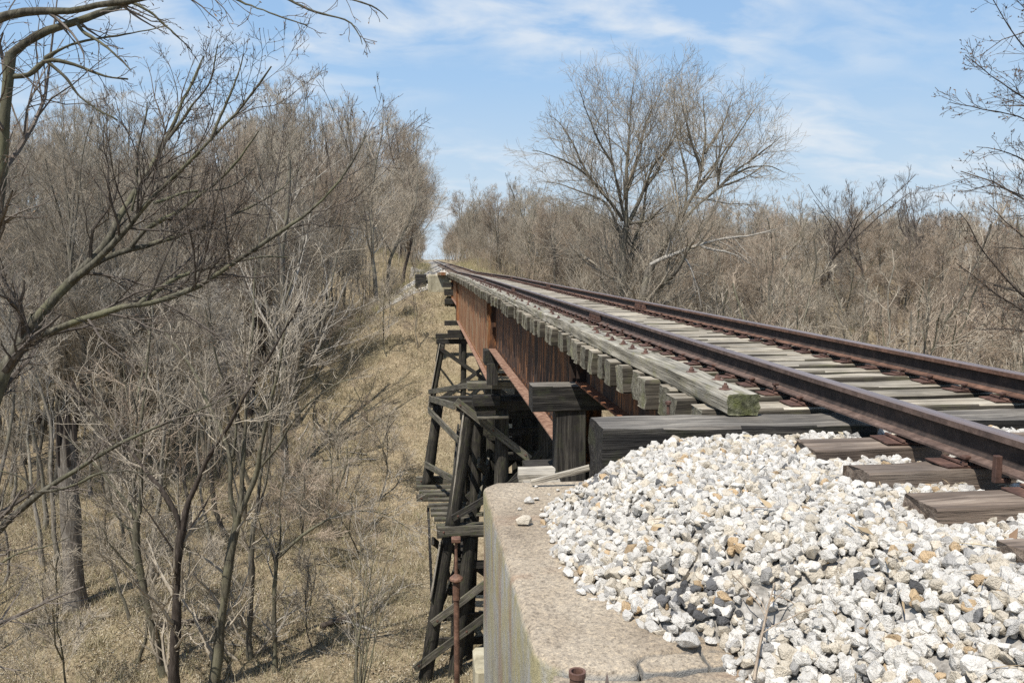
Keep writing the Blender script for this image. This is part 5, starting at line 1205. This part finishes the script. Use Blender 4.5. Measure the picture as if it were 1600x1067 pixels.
Z = terrain(X, Y)+.02; nrm = norm(np.stack([R.normal(0, .45, n), R.normal(0, .45, n), np.ones(n)], -1)); a = norm(np.cross(nrm, R.normal(0, 1, (n, 3)))); b = np.cross(nrm, a)
s = R.uniform(.025, .065, n)[:, None]; c = np.stack([X, Y, Z], -1)
V = np.stack([c-a*s, c-b*s*.6+nrm*s*.2, c+a*s, c+b*s*.6+nrm*s*.2], 1).reshape(-1, 3)
LC = np.array([(.36, .30, .21), (.42, .365, .27), (.27, .215, .14), (.18, .135, .085), (.46, .41, .315)])[R.integers(0, 5, n)]*R.uniform(.7, 1.15, (n, 1))
obj('leaf_litter', mesh('leaf_litter', V, np.arange(n*4).reshape(-1, 4), [M_TINT], False, np.repeat(LC, 4, 0)), kind='stuff', label='dead pale leaves covering the valley floor', cat='leaf litter')
# fallen logs on the valley floor
for a, b, r_, lab in (((500, 900, 33), (560, 868, 34), .13, 'short dark fallen log lying in the open leaf litter'), ((230, 905, 33), (330, 890, 34), .16, 'mossy fallen log behind the curved greenish trunk')):
    p, q = at(a[0], a[1], y=a[2]), at(b[0], b[1], y=b[2]); p[2] = tz1(p[0], p[1])+r_; q[2] = tz1(q[0], q[1])+r_*.8
    bar('fallen_log', p, q, r_*2, r_*2, M_BARKD, rnd_=True, jit=.015, taper=.6, label=lab, cat='log')
for k_ in range(34):
    y = rnd.uniform(27, 66); x = rnd.uniform(-6-.28*y, -5.5); a = rnd.uniform(0, 6.28); L = rnd.uniform(1.2, 3.6)
    p = np.array([x, y, tz1(x, y)+.06]); q = np.array([x+L*math.cos(a), y+L*math.sin(a), 0]); q[2] = tz1(q[0], q[1])+rnd.uniform(.05, .35); m_ = (p+q)/2+np.array([rnd.uniform(-.2, .2), rnd.uniform(-.2, .2), .05])
    Q = resample([p-p, m_-p, q-p], 9)[None]; rr = np.linspace(rnd.uniform(.03, .07), .012, 9)[None]
    P2, Q2 = grow(Q, rr, 6, R, t0=.2, ratio=(.25, .5), ang=(30, 60), up=.05, wob=.15, n=5, rr=.5, rmin=.010, shape=.5)
    obj('fallen_branch', mesh('fallen_branch', *join([tubes(Q, rr, 6), tubes(P2, Q2, 4)]), [M_BARK if k_ % 3 else M_BARKP], True), None, p, None, 'grey fallen branch lying in the leaf litter left of the bridge', 'branch', 'fallen branches in the litter')
n = 260; X = R.uniform(-2.7, 1.2, n); Y = R.uniform(1.9, 4.6, n); ok = X > np.interp(Y, toe[:, 0], toe[:, 1])+.1; X, Y = X[ok], Y[ok]; n = len(X)
Z = ballast_z(X, Y)+.022; a = R.uniform(0, 6.28, n); L_ = R.uniform(.02, .09, n); w_ = R.uniform(.0012, .004, n)+np.where(R.random(n) < .2, .010, 0)
dv = np.stack([np.cos(a), np.sin(a), R.normal(0, .15, n)], -1)*L_[:, None]; pv = np.stack([-np.sin(a), np.cos(a), R.normal(0, .3, n)], -1)*w_[:, None]; c = np.stack([X, Y, Z], -1)
V = np.stack([c-dv, c+pv+np.array([0, 0, .004]), c+dv, c-pv+np.array([0, 0, .004])], 1).reshape(-1, 3)
LC = np.array([(.34, .26, .16), (.42, .35, .23), (.20, .13, .08)])[R.integers(0, 3, n)]*R.uniform(.7, 1.15, (n, 1))
obj('dry_straw', mesh('dry_straw', V, np.arange(n*4).reshape(-1, 4), [M_TINT], False, np.repeat(LC, 4, 0)), kind='stuff', label='scraps of dry straw and leaf caught among the white stones', cat='straw')
# dead weed stalk and straws on the ballast
def twig(name, pts_, r_, label, cat, mt=M_TWIGB, seed=1, sub=4):
    rng = np.random.default_rng(seed); P = np.array(pts_); b0 = P[0].copy(); Q = resample(P-b0, 9)[None]; rr = np.linspace(r_, r_*.4, 9)[None]
    P2, Q2 = grow(Q, rr, sub, rng, t0=.2, ratio=(.3, .6), ang=(30, 60), up=0, wob=.2, n=5, rr=.6, rmin=r_*.35, shape=.3)
    o = thing(name, b0, label, cat); obj('stalk', mesh('stalk', *tubes(Q, rr, 6), [mt], True), o); obj('side_twig', mesh('side_twig', *tubes(P2, Q2, 4), [mt], True), o)
twig('dead_weed', [at(1178, 1062, y=2.55), at(1186, 1020, y=2.62)+np.array([0, 0, .03]), at(1200, 965, y=2.72)+np.array([0, 0, .05]), at(1210, 930, y=2.85)+np.array([0, 0, .05])], .006, 'dead brown weed stalk standing in the ballast by the cracked concrete edge', 'weed', seed=3, sub=6)
twig('dry_twig', [at(1120, 985, y=2.95)+np.array([0, 0, .05]), at(1150, 972, y=2.95)+np.array([0, 0, .06]), at(1185, 955, y=2.98)+np.array([0, 0, .05])], .004, 'thin dry twig lying over dark stones near the weed stalk', 'twig', seed=4)
twig('dry_twig', [at(1545, 985, y=2.5)+np.array([0, 0, .0]), at(1572, 1000, y=2.5)+np.array([0, 0, .05]), at(1575, 1060, y=2.4)+np.array([0, 0, .05])], .003, 'bent dry twig on the white ballast at the bottom right', 'twig', seed=5)
print('tris', sum(sum(max(1, len(p.vertices)-2) for p in m.polygons) if len(m.polygons) < 20000 else len(m.polygons)*2 for m in bpy.data.meshes if m.users), 'objects', len(COL.objects))
